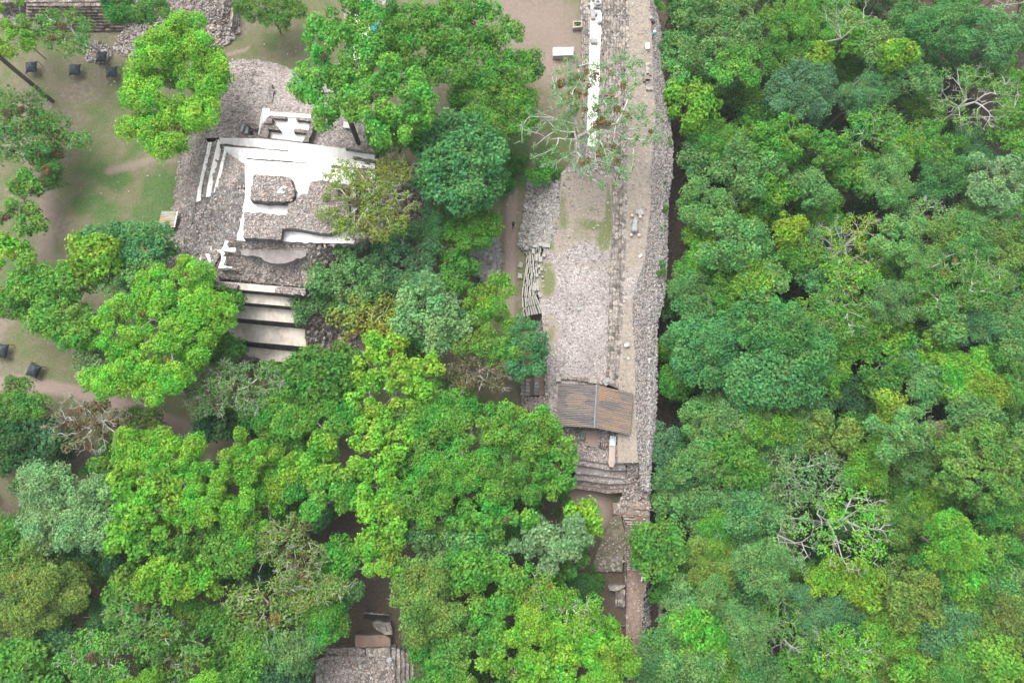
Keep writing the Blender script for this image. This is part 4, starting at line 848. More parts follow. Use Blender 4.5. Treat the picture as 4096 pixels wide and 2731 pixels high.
def flight(l0, l1, r0, r1, n, z0, z1, seed):
    for k in range(n):
        t, t2 = k/n, (k+.62)/n; z = z0+(z1-z0)*k/n+.22; rng = np.random.default_rng(seed+k); m = MB()
        A_ = [l0[0]+(l1[0]-l0[0])*t, l0[1]+(l1[1]-l0[1])*t]; B_ = [r0[0]+(r1[0]-r0[0])*t, r0[1]+(r1[1]-r0[1])*t]
        C_ = [l0[0]+(l1[0]-l0[0])*t2, l0[1]+(l1[1]-l0[1])*t2]; D_ = [r0[0]+(r1[0]-r0[0])*t2, r0[1]+(r1[1]-r0[1])*t2]
        a_, b_, c_, d_ = P(*A_, z), P(*B_, z), P(*D_, z), P(*C_, z); nb = max(2, int(np.linalg.norm(b_-a_)/.75))
        for j in range(nb):
            s0, s1 = (j+.04)/nb, (j+.96)/nb; dz = np.array((0, rng.normal(0, .03), rng.normal(.05, .03)))
            q = [a_+(b_-a_)*s0+dz, a_+(b_-a_)*s1+dz, d_+(c_-d_)*s1+dz, d_+(c_-d_)*s0+dz]; m.prism(q[::-1], [p-np.array((0, 0, .55)) for p in q[::-1]])
        m.build('stone_step', M['ledge_step'], lg)
flight(zT(560,415), zT(760,760), zT(790,420), zT(1100,770), 6, 1.85, .7, 20)
flight(zT(655,1345), zT(665,1580), zT(790,1360), zT(900,1600), 5, .62, .15, 40)
flight(zT(640,1110), zT(655,1330), zT(720,1110), zT(735,1330), 5, .8, .62, 60)
m = MB(); m.flat([zT(520,165), zT(700,215), zT(900,255), zT(1230,310), zT(1225,330), zT(900,285), zT(690,245), zT(515,190)], 2.25, 1.2, k=.05, seed=5); m.build('low_wall', M['step_brown'], lg)
m = MB(); m.flat([zT(620,560), zT(660,565), zT(655,1100), zT(640,1560), zV(215,400), zV(180,400), zT(615,1100)], 1.3, -.3, k=.05, seed=5); m.build('low_wall', M['rubble_brown'], lg)
for k in range(5):                                        # steps rising to the ledge from the left
    x = 10+k*34; m = MB(); m.flat([zV(x, 500-k*6), zV(x+32, 500-k*6), zV(x+34, 760), zV(x+4, 800)], .3+.3*k, -.3, k=.05, seed=k); m.build('stone_step', M['step'], lg)
m = MB(); m.flat([zV(-120,410), zV(100,400), zV(180,395), zV(182,420), zV(90,490), zV(-100,495)], 1.5, -.3, k=.05, seed=15); m.build('stone_course', M['step'], lg)
m = MB(); m.flat([zV(20,1120), zV(180,1115), zV(185,1140), zV(30,1145)], .7, -.3, k=.03, seed=15); m.build('stone_course', M['step'], lg)
EF = [[P(u, v, z) for u, v, z in r] for r in ([(2572,2260,.1),(2585,2260,-2),(2594,2260,-6.2)], [(2570,2360,.1),(2588,2360,-2.2),(2602,2360,-6.2)], [(2570,2480,0),(2588,2480,-2.4),(2602,2480,-6.2)], [(2570,2600,-.1),(2590,2600,-2.5),(2604,2600,-6.2)], [(2574,2760,-.1),(2594,2760,-2.5),(2608,2760,-6.2)])]
sheet('stone_flank', EF, M['rubble_dark'], lg, .4, .35, 5)
tag(link('loose_rubble', stones_mesh('loose_rubble', scatter_rows(EF, 700, 4, .05), .16, .5, M['loose_grey'], 6), lg), kind='stuff')
# lower trail with stone kerb below the ledge
lt = thing('lower_trail', P(2640, 2480, -6.3), 'dark earth trail with a stone kerb below the river ledge', 'trail')
m = MB(); m.flat([(2596,2300), (2642,2360), (2644,2540), (2640,2760), (2600,2760), (2598,2500)], -6.1, -9.6); m.build('trail_surface', simple('dark_trail_earth', (0.075, 0.052, 0.042), .95, .4, 2.0), lt)
m = MB(); rng = np.random.default_rng(5)
for j in range(38): m.box(P(2640+rng.normal(0, 1), 2400+j*9.5, -5.95)+np.array((0, 0, .05)), .4+.25*rng.random(), .34, .5, rng.normal(0, .2))
m.build('kerb_stones', M['loose_grey'], lt)
m = MB(); m.flat([(2646,2400), (2651,2400), (2651,2640), (2646,2640)], -6.0, -9.6); m.build('concrete_edge', M['cement'], lt)
hr = thing('handrail', P(2568, 2310, .2), 'white painted handrail on the ledge beside the round dark tree', 'handrail')
a_, b_ = P(*zV(505,140), 1.15), P(*zV(473,330), 1.15); m = MB(); m.tube([a_, b_], .10, 6); m.build('rail', M['white_paint'], hr)
for t in (.02, .5, .98):
    x = a_+(b_-a_)*t; m = MB(); m.tube([(x[0], x[1], .0), (x[0], x[1], 1.12)], .05, 6); m.build('post', M['white_paint'], hr)
# grassy rubble bank left of the ledge
M['bank'] = plaster_mat('grassy_earth_bank', (0.155, 0.125, 0.095), (0.06, 0.085, 0.03), .8, .9)
rubble('rubble_bank', [[P(*zT(*p), z) for p, z in r] for r in ([((370,430),1.2),((440,400),1.4),((540,420),1.7)], [((250,700),.5),((450,700),1.1),((610,700),1.4)], [((100,1000),.3),((400,1000),1.0),((610,1000),1.3)], [((0,1300),.2),((300,1300),.8),((600,1300),1.1)], [((-100,1600),.1),((250,1600),.6),((560,1600),1.0)])], 130, .15, .45, 'loose_mix', 'earthy bank of scattered stone and grass left of the river ledge', 71, 'bank')
# black plastic sheet hanging over the corner
def crumple(name, pts, mat, label, seed, cat='plastic sheet'):
    V, F, _ = grid_sheet(pts, .16, .30, seed, 1.6); V2 = V.copy(); V2[:, 2] -= .05; n = len(V)
    o = link(name, raw_mesh(name, np.concatenate([V, V2]), np.concatenate([F, F[:, ::-1]+n]), [mat])); return tag(o, label, cat)
crumple('plastic_sheet', [[P(*zT(*p), z) for p, z in r] for r in ([((1010,460),1.5),((1110,430),1.4)], [((1050,540),1.4),((1160,500),.6)], [((1090,600),1.3),((1170,590),.2)], [((1125,650),1.2),((1150,640),.6)])], M['tarp'], 'crumpled black plastic sheet on the corner of the river ledge', 3)
t = P(*zT(1095,270), 1.9); m = MB(); m.box(t, .4, .5, .5, .1); tag(m.build('white_stone', M['loose_pale']), 'single squarish pale stone on the dark corner above the plastic sheet', 'stone')

# ------------------------------------------------------------------ structure at the lower edge of the photograph
sb = thing('stone_platform', P(1450, 2680, 0), 'low stone platform with side steps at the lower edge, under the trees', 'platform')
rows = [[P(*zU(x, y), 2.4) for x, y in r] for r in ([(240,640),(560,640),(880,650)], [(235,760),(560,760),(890,770)], [(225,900),(560,900),(900,900)], [(220,1100),(560,1100),(915,1100)])]
sheet('rubble_floor', rows, M['rubble_brown'], sb, .45, .2, 3)
tag(link('loose_rubble', stones_mesh('loose_rubble', scatter_rows(rows, 500, 4, .05), .12, .36, M['loose_mix'], 6), sb), kind='stuff')
m = MB(); m.flat([zU(620,565), zU(850,570), zU(850,650), zU(830,655), zU(620,640)], 2.75, 0, k=.06, seed=1); m.build('stone_course', M['step'], sb)
m = MB(); m.flat([zU(700,315), zU(850,322), zU(868,440), zU(800,440), (1495,2510), zU(680,330)], 1.6, -.2, k=.06, seed=2); m.build('stone_course', M['step'], sb)
m = MB(); m.flat([zU(150,680), zU(240,650), zU(240,1100), zU(150,1100)], 2.0, -.2, k=.06, seed=2); m.build('stone_course', M['step'], sb)
m = MB(); m.flat([zU(520,445), zU(800,445), zU(850,480), zU(850,560), zU(520,560)], 1.9, -.2, k=.03, seed=2); m.build('earth_shelf', M['dirt_brown'], sb)
m = MB(); m.flat([zU(240,570), zU(515,560), zU(615,575), zU(610,640), zU(240,640)], 2.1, -.2, k=.03, seed=2); m.build('earth_shelf', M['rubble_brown'], sb)
m = MB(); m.flat([zU(600,228), zU(800,245), zU(840,250), zU(840,262), zU(600,242)], 1.0, -.2, k=.03, seed=3); m.build('stone_course', M['step'], sb)
m = MB(); m.flat([zU(600,246), zU(840,266), zU(850,318), zU(700,312), zU(600,290)], .12, -.4, k=.03, seed=4); m.build('dark_trench', simple('dark_trench_earth', (.035, .03, .026), .95), sb)  # trench strip in one earth colour, darker than the ground around it
for k in range(5):
    x = 858+k*42; m = MB(); m.flat([zU(x, 560+k*12), zU(x+40, 565+k*12), zU(x+44, 1100), zU(x+4, 1100)], 2.2-.45*k, -.3, k=.04, seed=k); m.build('stone_step', M['step'], sb)
m = MB(); t = P(*zU(840,675), 2.6); m.tube([t-np.array((0, 0, .3)), t+np.array((0, 0, .1)), t+np.array((0, 0, .14))], [.42, .42, .25], 12); m.build('round_stone_ring', M['stone_grey'], sb)

# ------------------------------------------------------------------ stepped structure at the upper left, with rubble
ts = thing('stepped_structure', P(*z1(520,120), 0), 'wide brown stone stairway under the trees at the upper left corner', 'staircase')
for k in range(9):
    y0, y1 = 210-k*21, 210-(k+1)*21
    m = MB(); rng = np.random.default_rng(k)
    xa, xb = (270 if k < 4 else 180), 870-k*6
    n = 16
    for j in range(n):
        u0, u1 = xa+(xb-xa)*(j+.03)/n, xa+(xb-xa)*(j+.97)/n; dz = rng.normal(0, .05); dy = rng.normal(0, 1.2); z = .45*(k+1)
        q = [P(*z1(u0, y0+dy), z+dz), P(*z1(u1, y0+dy), z+dz), P(*z1(u1, y1-2), z+dz), P(*z1(u0, y1-2), z+dz)]; m.prism(q, [p-np.array((0, 0, .9)) for p in q])
    m.build('stone_step', M['step_brown'], ts)
m = MB(); m.flat([z1(-60,20), z1(870,10), z1(800,-120), z1(-60,-120)], 4.2, -.2); m.build('top_terrace', M['rubble_brown'], ts)
m = MB(); m.flat([z1(-60,60), z1(180,40), z1(180,140), z1(270,150), z1(265,200), z1(150,190), z1(-60,120)], 1.6, -.2, k=.1); m.build('rubble_flank', M['rubble_brown'], ts)
rubble('rubble_slope', [[P(*z1(*p), z) for p, z in r] for r in ([((640,-60),4.2),((900,-60),4.0),((1250,-60),3.8),((1560,-60),3.2),((1660,-60),.4)], [((760,60),2.6),((900,60),3.0),((1250,60),3.2),((1540,60),2.6),((1650,60),.2)], [((860,190),.8),((960,200),1.6),((1250,180),2.4),((1520,180),1.4),((1640,190),.2)], [((770,330),.1),((960,330),.6),((1250,300),1.4),((1500,260),.8),((1660,215),.1)], [((830,390),.0),((960,390),.1),((1250,400),.4),((1480,330),.3),((1580,300),.0)])], 1500, .2, .6, 'loose_mix', 'broad brown rubble slope at the upper edge, above the lime tree', 81, 'rubble_brown')
wl = thing('stepped_masonry', P(*z1(1620,110), 0), 'short stack of straight grey stone courses at the rubble right end, upper edge', 'stepped wall')
for k in range(4):
    x = 1650-k*14; m = MB(); m.flat([z1(x-12, 25+k*3), z1(x+4, 28+k*3), z1(x-10, 185), z1(x-28, 185)], .5+.55*k, -.2, k=.03, seed=k); m.build('stone_course', M['step'], wl)
rubble('rubble_heap', [[P(*z1(*p), z) for p, z in r] for r in ([((600,290),.5),((680,280),.9),((740,310),.3)], [((580,350),.2),((680,350),.7),((770,350),.2)], [((600,430),.0),((680,440),.2),((760,420),.0)])], 130, .2, .6, 'loose_pale', 'small heap of pale stones round the uppermost black canopy', 83, 'rubble_brown')
# white stairway mostly hidden by the tall lime tree, with teal cover
ws = thing('white_stairway', P(1445, 120, 0), 'white plastered stairway band glimpsed through the tall lime tree', 'staircase')
m = MB(); m.flat([(1425,-60), (1490,-60), (1478,240), (1412,240)], 2.2, -.2, k=.03); m.build('plaster_band', M['plaster'], ws)
for k in range(4):
    m = MB(); m.flat([(1380+k*11,-60), (1391+k*11,-60), (1380+k*11,240), (1369+k*11,240)], .5*(k+1), -.2, k=.03, seed=k); m.build('stone_step', M['step'], ws)
for k in range(4):
    m = MB(); m.flat([(1491+k*14,-60), (1505+k*14,-60), (1492+k*14,200), (1478+k*14,200)], 2.6+.5*k, -.2, k=.03, seed=k); m.build('stone_step', M['step'], ws)
crumple('tarpaulin', [[P(u, v, z) for u, v, z in r] for r in ([(1475,88,4.3),(1515,92,4.6)], [(1480,112,4.5),(1520,118,4.7)], [(1490,138,4.2),(1515,140,4.4)])], M['teal'], 'small teal tarpaulin glimpsed between the leaves of the tall lime tree', 5, 'tarpaulin')
crumple('tarpaulin', [[P(*z1(x, y), z) for x, y, z in r] for r in ([(725,8,4.9),(790,6,4.9)], [(728,40,5.0),(800,38,5.0)], [(735,78,4.8),(790,76,4.8)])], M['teal'], 'teal tarpaulin beside the stairway at the upper left edge', 6, 'tarpaulin')

# ------------------------------------------------------------------ black canopies over altars
def canopy():
    r = thing('altar_canopy', (0, 0, 0), '', 'canopy', 'black plastic canopies on the left plaza')
    n = 9; g = np.linspace(-1, 1, n); X, Y = np.meshgrid(g, g, indexing='xy'); rr = np.maximum(np.abs(X), np.abs(Y))
    pin = 1-.10*(1-np.abs(X)**2)*np.abs(Y)**3; pin2 = 1-.10*(1-np.abs(Y)**2)*np.abs(X)**3
    Z = 1.25+.38*(1-rr**1.5)-.12*np.abs(X*Y)-.10*(rr > .99)+.05*np.sin(X*5+Y*3)
    V = np.stack([X*1.02*pin2, Y*1.0*pin, Z], -1).reshape(-1, 3); V2 = V-np.array((0, 0, .03))
    i, j = np.meshgrid(np.arange(n-1), np.arange(n-1), indexing='ij'); a = (i*n+j).ravel(); F = np.stack([a, a+1, a+n+1, a+n], -1)
    link('canopy_sheet', raw_mesh('canopy_sheet', np.concatenate([V, V2]), np.concatenate([F, F[:, ::-1]+len(V)]), [M['tarp']]), r)
    for x in (-1, 1):
        for y in (-1, 1):
            m = MB(); m.tube([(x*1.0, y*.98, -.1), (x*.98, y*.96, 1.12)], .05, 6); m.build('post', M['wood'], r)
    return r
cano = canopy()
CAN = [(*z1(213,461), .12, 'black plastic canopy nearest the leaning dark trunk', 1.0), (*z1(512,479), .06, 'black plastic canopy in the middle of the row on dry grass', 1.0), (*z1(767,494), .08, 'black plastic canopy beside the tall lime-green clumped tree', .95), (*z1(697,391), .02, 'black plastic canopy on the pale stone heap, topmost of its group', .92),
       (133, 1481, -.35, 'tilted black plastic canopy beside the pale footpath, lower left plaza', 1.0), (2, 1402, -.1, 'black plastic canopy cut by the left edge of the photo', 1.1)]
def copy_tree(o, parent=None):
    c = o.copy(); COL.objects.link(c)
    if parent: c.parent = parent
    for ch in o.children: copy_tree(ch, c)
    return c
for k_, (u, v, rz, lb, s) in enumerate(CAN):
    o = cano if k_ == 0 else copy_tree(cano)
    p = P(u, v, 1.2); o.location = (p[0], p[1], float(gz(p[0], p[1]))); o.rotation_euler.z = rz; o.scale = (s*1.02, s*1.1, 1.0); o['label'] = lb
# lean-to roof at the foot of the pyramid
ls = thing('lean_to_shelter', P(672, 872, 0), 'small lean-to of rust streaked sheets at the left foot of the pyramid', 'shelter')
q = [P(600+78/1.96, 200+1265/1.96, 3.0)]
def zY(x, y): return (620+x/7.464, 820+y/7.464)
q = [P(*zY(195,182), 2.6), P(*zY(680,190), 3.2), P(*zY(580,668), 3.2), P(*zY(80,660), 2.6)]
link('roof_sheet', corr('roof_sheet', q[0], q[3], q[2], q[1], M['roof_small'], 7, .035), ls)
m = MB(); m.tube([q[1]+np.array((0, 0, .06)), q[2]+np.array((0, 0, .06))], .11, 6); m.build('ridge_flashing', M['white_paint'], ls)
cq = sum(q)/4
for p in q:
    x = p+(cq-p)*.1; m = MB(); m.tube([(x[0], x[1], float(gz(x[0], x[1]))-.1), (x[0], x[1], x[2]-.02)], .07, 6); m.build('post', M['wood'], ls)
# bench on the cobbled platform
bn = thing('slatted_bench', P(*zA(1543,588), 4.0), 'white slatted bench beside the dark trunk on the cobbled platform', 'bench')
t = P(*zA(1543,588), 4.5)
for k in range(4): m = MB(); m.box(t+np.array((0, -.42+.28*k, 0)), 1.1, .2, .05, -.05); m.build('slat', M['white_paint'], bn)
for dx in (-.5, .5):
    m = MB(); m.box(t+np.array((dx, 0, -.25)), .08, 1.05, .42, -.05); m.build('leg', M['white_paint'], bn)
# fallen sculpture with round posts on the walkway
def zK(x, y): return (2480+x/7.84, 780+y/7.84)
scp = thing('reclining_sculpture', P(*zK(465,950), 6.6), 'reclining carved figure of grey stone lying on the walkway between four round stones', 'sculpture')
prof = [(488,690,.10),(485,760,.12),(478,800,.34),(475,840,.36),(472,900,.30),(465,960,.34),(458,1020,.44),(452,1060,.42),(448,1110,.46),(445,1170,.44)]
m = MB(); m.tube([P(*zK(x, y), 6.7)+np.array((0, 0, r*.35)) for x, y, r in prof], [r*1.3 for _, _, r in prof], 10); o = m.build('torso', M['stone_grey'], scp, True)
for x in (405, 500):
    m = MB(); m.tube([P(*zK(x, 1040), 6.95), P(*zK(x, 1110), 6.95), P(*zK(x-4, 1190), 6.8)], [.2, .2, .15], 8); m.build('carved_leg', M['stone_grey'], scp, True)
m = MB(); m.tube([P(*zK(482,790), 7.0), P(*zK(480,835), 7.05)], [.2, .24], 8); m.build('carved_head', M['stone_grey'], scp, True)
for k_, (x, y, w) in enumerate(((365,660,'upper left of'), (628,705,'upper right of'), (338,1268,'lower left of'), (592,1278,'lower right of'))):
    t = P(*zK(x, y), 6.7); m = MB(); m.tube([t-np.array((0, 0, .3)), t+np.array((0, 0, .35)), t+np.array((0, 0, .42))], [.26, .26, .16], 10)
    tag(m.build('round_stone', M['stone_pink']), 'short round pinkish stone post, '+w+' the reclining sculpture', 'stone post', 'round stones about the sculpture')
carved('broken_stone', *zK(625,570), 6.6, [(0, 0, .25, .9, 1.1, .5, .5), (-.5, .1, .2, .5, .6, .4, .2)], 'dark weathered broken stone just above the reclining sculpture', 'stone')
carved('marker_stone', *zC(1188,1332), 6.6, [(0, 0, .25, .9, .8, .5, .3)], 'dark round stone with pale top on the narrow grassy walkway', 'stone')
m = MB(); t = P(*zC(1184,1336), 7.2); m.box(t, .42, .34, .14, .3); m.build('pale_cap', M['white_paint'], bpy.data.objects['marker_stone'])
for x, y, lb in ((1298,634,'single white boulder on the grassy walkway below the sculpture'), (1203,1436,'small white boulder in the green patch of the narrow walkway')):
    t = P(*zC(x, y), 6.8); o = link('boulder', stones_mesh('boulder', [t], .34, .38, M['white_paint'], int(x))); tag(o, lb, 'boulder')
for k_, (x, y) in enumerate(((358,708), (354,792))):
    o = link('fallen_block', stones_mesh('fallen_block', [P(*zC(x, y), .25)], .9, .95, M['block'], k_+3)); tag(o, ('upper', 'lower')[k_]+' of two pale squared blocks lying on the earth path by the stepped courses', 'stone block')

# ------------------------------------------------------------------ people
def skin_mesh(name, pts, edges, rad, root, mat, parent, sub=1):
    me = bpy.data.meshes.new(name); me.from_pydata(pts, edges, []); o = bpy.data.objects.new(name, me); COL.objects.link(o)
    md = o.modifiers.new('skin', 'SKIN')
    for i, r in enumerate(rad): me.skin_vertices[0].data[i].radius = (r, r) if np.isscalar(r) else r
    for i in range(len(pts)): me.skin_vertices[0].data[i].use_root = (i == root)
    s = o.modifiers.new('sub', 'SUBSURF'); s.levels = sub; s.render_levels = sub
    bpy.context.view_layer.update(); dg = bpy.context.evaluated_depsgraph_get(); m2 = bpy.data.meshes.new_from_object(o.evaluated_get(dg))
    bpy.data.objects.remove(o); m2.materials.clear(); m2.materials.append(mat); m2.name = name
    for p in m2.polygons: p.use_smooth = True
    return link(name, m2, parent)
def person(u, v, z, heading, label, shirt, pants, stride=.16, arms=(.25, -.25), lean=.05, hat=None, pack=None, shorts=False, scale=1.0):
    p = P(u, v, z); t = thing('person', (0, 0, 0), label, 'person')
    J = {}; f = lean
    J['pel'] = (0, 0, .93); J['sp'] = (0, f*.5, 1.15); J['ch'] = (0, f, 1.36); J['nk'] = (0, f*1.2, 1.50); J['hd'] = (0, f*1.5+.02, 1.60); J['tp'] = (0, f*1.5, 1.70)
    for s, sg in (('l', -1), ('r', 1)):
        st = stride*sg; J['hip'+s] = (.09*sg, 0, .90); J['kn'+s] = (.10*sg, st*.6+.04, .49); J['an'+s] = (.10*sg, st-.03, .08); J['to'+s] = (.11*sg, st+.15, .04)
        a = arms[0 if sg < 0 else 1]; J['sh'+s] = (.19*sg, f, 1.41); J['el'+s] = (.25*sg, f+a*.35-.02, 1.14); J['wr'+s] = (.26*sg, f+a*.8+.06, .91); J['ha'+s] = (.26*sg, f+a*.95+.08, .83)
    names = list(J); idx = {n: i for i, n in enumerate(names)}
    R = dict(pel=.13, sp=.115, ch=.13, nk=.055, hd=.095, tp=.075); 
    for s in 'lr': R.update({'hip'+s: .095, 'kn'+s: .06, 'an'+s: .042, 'to'+s: .035, 'sh'+s: .06, 'el'+s: .042, 'wr'+s: .03, 'ha'+s: .032})
    E = [('pel', 'sp'), ('sp', 'ch'), ('ch', 'nk'), ('nk', 'hd'), ('hd', 'tp')]
    for s in 'lr': E += [('pel', 'hip'+s), ('hip'+s, 'kn'+s), ('kn'+s, 'an'+s), ('an'+s, 'to'+s), ('ch', 'sh'+s), ('sh'+s, 'el'+s), ('el'+s, 'wr'+s), ('wr'+s, 'ha'+s)]
    pts = [J[n] for n in names]; ed = [(idx[a], idx[b_]) for a, b_ in E]; rd = [R[n] for n in names]
    for s, sg in (('l', -1), ('r', 1)):                      # fingers and thumb
        h = np.array(J['ha'+s])
        for k, L in enumerate((.075, .085, .08, .06)):
            b0 = len(pts); o = np.array((0, -.027+.018*k, -.02)); pts += [tuple(h+o), tuple(h+o+np.array((-.008*sg, .008, -L*.55))), tuple(h+o+np.array((-.025*sg, .016, -L)))]; rd += [.009]*3; ed += [(idx['ha'+s], b0), (b0, b0+1), (b0+1, b0+2)]
        b0 = len(pts); pts += [tuple(h+np.array((-.01*sg, .035, .0))), tuple(h+np.array((-.02*sg, .055, -.04)))]; rd += [.010, .009]; ed += [(idx['ha'+s], b0), (b0, b0+1)]
    skin_mesh('body', pts, ed, rd, 0, M['skin'], t)
    def sub(nm, ns, es, k, mat, extra=.018):
        ii = {n: i for i, n in enumerate(ns)}; skin_mesh(nm, [J[n] for n in ns], [(ii[a], ii[b_]) for a, b_ in es], [R[n]*k+extra for n in ns], 0, mat, t)
    sub('shirt', ['sp', 'ch', 'shl', 'shr', 'ell', 'elr', 'pel'], [('sp', 'ch'), ('ch', 'shl'), ('ch', 'shr'), ('shl', 'ell'), ('shr', 'elr'), ('sp', 'pel')], 1.02, shirt)
    if shorts: J2 = {n: J[n] for n in J}; J['knl'] = tuple(np.array(J['hipl'])*.45+np.array(J['knl'])*.55); J['knr'] = tuple(np.array(J['hipr'])*.45+np.array(J['knr'])*.55)
    tr = [('pel', 'hipl'), ('pel', 'hipr'), ('hipl', 'knl'), ('hipr', 'knr')]; ns = ['pel', 'hipl', 'hipr', 'knl', 'knr']
    if not shorts: tr += [('knl', 'anl'), ('knr', 'anr')]; ns += ['anl', 'anr']
    sub('trousers', ns, tr, 1.03, pants, .016)
    hdp = np.array(J['hd']); m = MB(); m.tube([hdp+np.array((0, -.02, -.02)), hdp+np.array((0, -.02, .05)), hdp+np.array((0, -.015, .10)), hdp+np.array((0, -.01, .135))], [.108, .118, .10, .04], 12)
    m.build('hair', M['hair'], t, True)
    m = MB(); m.tube([hdp+np.array((0, .085, .0)), hdp+np.array((0, .118, -.03)), hdp+np.array((0, .095, -.035))], [.012, .018, .008], 6); m.build('nose', M['skin'], t, True)
    m = MB(); 
    for s in (-.035, .035): m.box(hdp+np.array((s, .094, .012)), .022, .012, .012)
    m.box(hdp+np.array((0, .09, -.062)), .045, .012, .010); m.build('face_features', M['hair'], t)
    for s in (-1, 1): m = MB(); m.box(hdp+np.array((.10*s, 0, -.01)), .02, .04, .06); m.build('ear', M['skin'], t)
    if hat: m = MB(); m.tube([hdp+np.array((0, 0, .06)), hdp+np.array((0, 0, .07)), hdp+np.array((0, 0, .08)), hdp+np.array((0, 0, .17)), hdp+np.array((0, 0, .19))], [.24, .24, .125, .11, .06], 14); m.build('hat', hat, t, True)
    t.location = tuple(p); t.rotation_euler.z = heading; t.scale = (scale,)*3
    if pack:
        g = thing('backpack', (0, 0, 0), pack[1], 'backpack'); m = MB(); m.tube([(0, -.24+f, .98), (0, -.27+f, 1.05), (0, -.27+f, 1.3), (0, -.24+f, 1.42)], [.13, .17, .17, .10], 10); o = m.build('bag_body', pack[0], g, True)
        for s in (-.1, .1): m = MB(); m.tube([(s, -.12+f, 1.44), (s*1.2, .0+f, 1.53), (s*1.3, .16+f, 1.36), (s*1.3, .12+f, 1.15)], .02, 6); m.build('shoulder_strap', pack[0], g, True)
        g.location = tuple(p); g.rotation_euler.z = heading; g.scale = (scale,)*3
    return t
person(*zW(1196,432), 6.65, -2.6, 'person in a black shirt and dark shorts standing at the walkway edge', cloth('black_cotton', (.012, .012, .014)), cloth('khaki_cotton', (.17, .13, .10)), .12, (.5, .35), .1, None, (cloth('black_bag', (.01, .01, .012)), 'black backpack worn by the person in the black shirt'), True, 1.08)
person(*zW(1212,600), 6.65, .4, 'person in a turquoise shirt and dark blue trousers at the walkway edge', cloth('turquoise_cotton', (.03, .50, .56)), cloth('navy_cotton', (.012, .06, .13)), .2, (.3, -.2), .06, cloth('pale_blue_hat', (.45, .68, .72)), None, False, 1.08)
person(2052, 906, .02, .2, 'person in dark clothes with a dark pack walking down the earth path', cloth('charcoal_cotton', (.03, .035, .045)), cloth('slate_cotton', (.05, .055, .065)), .2, (.3, -.3), .12, None, (cloth('dark_blue_bag', (.012, .018, .03)), 'dark backpack carried on the earth path'), False, 1.08)
carved('rounded_stone', *zW(1184,302), 6.6, [(0, 0, .2, .5, .5, .45, .4)], 'small dark round stone beside the person in black', 'stone')
# ------------------------------------------------------------------ trees
# leaf colours (albedo)
LC = {'lime': (0.118, 0.285, 0.020), 'mid': (0.068, 0.196, 0.026), 'dark': (0.054, 0.175, 0.050), 'deep': (0.036, 0.110, 0.032), 'blue': (0.076, 0.198, 0.076), 'grey': (0.100, 0.228, 0.064), 'pale': (0.140, 0.250, 0.100),
      'yel': (0.175, 0.280, 0.014), 'olive': (0.118, 0.215, 0.034), 'gold': (0.165, 0.225, 0.022), 'brown': (0.140, 0.135, 0.060), 'fresh': (0.082, 0.230, 0.026)}
CN = {'lime': 'lime-green', 'mid': 'mid-green', 'dark': 'dark green', 'deep': 'deep green', 'blue': 'bluish green', 'grey': 'grey-green', 'pale': 'pale green', 'yel': 'yellow-green', 'olive': 'olive-green', 'gold': 'golden green', 'brown': 'brownish', 'fresh': 'fresh green'}
SN = {'tuft': 'clumped', 'dense': 'dense-crowned', 'feather': 'feathery', 'sparse': 'open twiggy', 'bare': 'bare-branched', 'dome': 'round-headed', 'vine': 'vine-draped'}
#            rc   spacing leaf dens flat twig  air
STY = {'tuft': (1.12, 1.50, .39, 1.6, .82, .7, .12), 'dense': (1.15, 1.12, .44, 1.5, .85, .10, 0), 'feather': (.95, 1.18, .34, 1.15, .80, .30, .0), 'sparse': (.78, 1.45, .36, .55, .7, 2.4, .16),
       'bare': (.7, 1.5, .34, .40, .7, 3.2, 0), 'dome': (1.9, 1.25, .44, 1.5, .9, .10, 0), 'vine': (.85, 1.1, .40, 1.4, .95, .10, 0)}
def leaf_cards(Cn, Nr, L, rng):
    n = len(Cn); r = rng.normal(0, 1, (n, 3)); t = np.cross(Nr, r); t /= np.linalg.norm(t, axis=1)[:, None]+1e-9; s = np.cross(Nr, t)
    l = (L*(.65+.7*rng.random(n)))[:, None]; w = l*(.55+.25*rng.random(n))[:, None]
    b = Nr*l*.12
    V = np.stack([Cn-t*l*.5, Cn+s*w*.5+b, Cn+t*l*.5, Cn-s*w*.5+b], 1).reshape(-1, 3)
    return V, np.arange(4*n).reshape(-1, 4)
def clump_leaves(cs, rcs, L, dens, flat, rng, up=.5, spread=.78):
    cnt = np.maximum(8, (2*math.pi*rcs**2*dens/(.32*L*L))).astype(int); idx = np.repeat(np.arange(len(cs)), cnt); n = len(idx)
    d = rng.normal(0, 1, (n, 3)); d[:, 2] = np.where(d[:, 2] < -.25, -d[:, 2]*.6, d[:, 2]); d /= np.linalg.norm(d, axis=1)[:, None]
    rad = rcs[idx]*(.44+spread*rng.random(n)**.75)*(1+.30*(vnoise(d*2.2+cs[idx]*1.7, 3)-.5)*2)
    Cn = cs[idx]+d*rad[:, None]*np.array((1, 1, flat)); Nr = d*.75+np.array((0, 0, up))+rng.normal(0, .38, (n, 3)); Nr /= np.linalg.norm(Nr, axis=1)[:, None]
    return leaf_cards(Cn, Nr, L, rng)
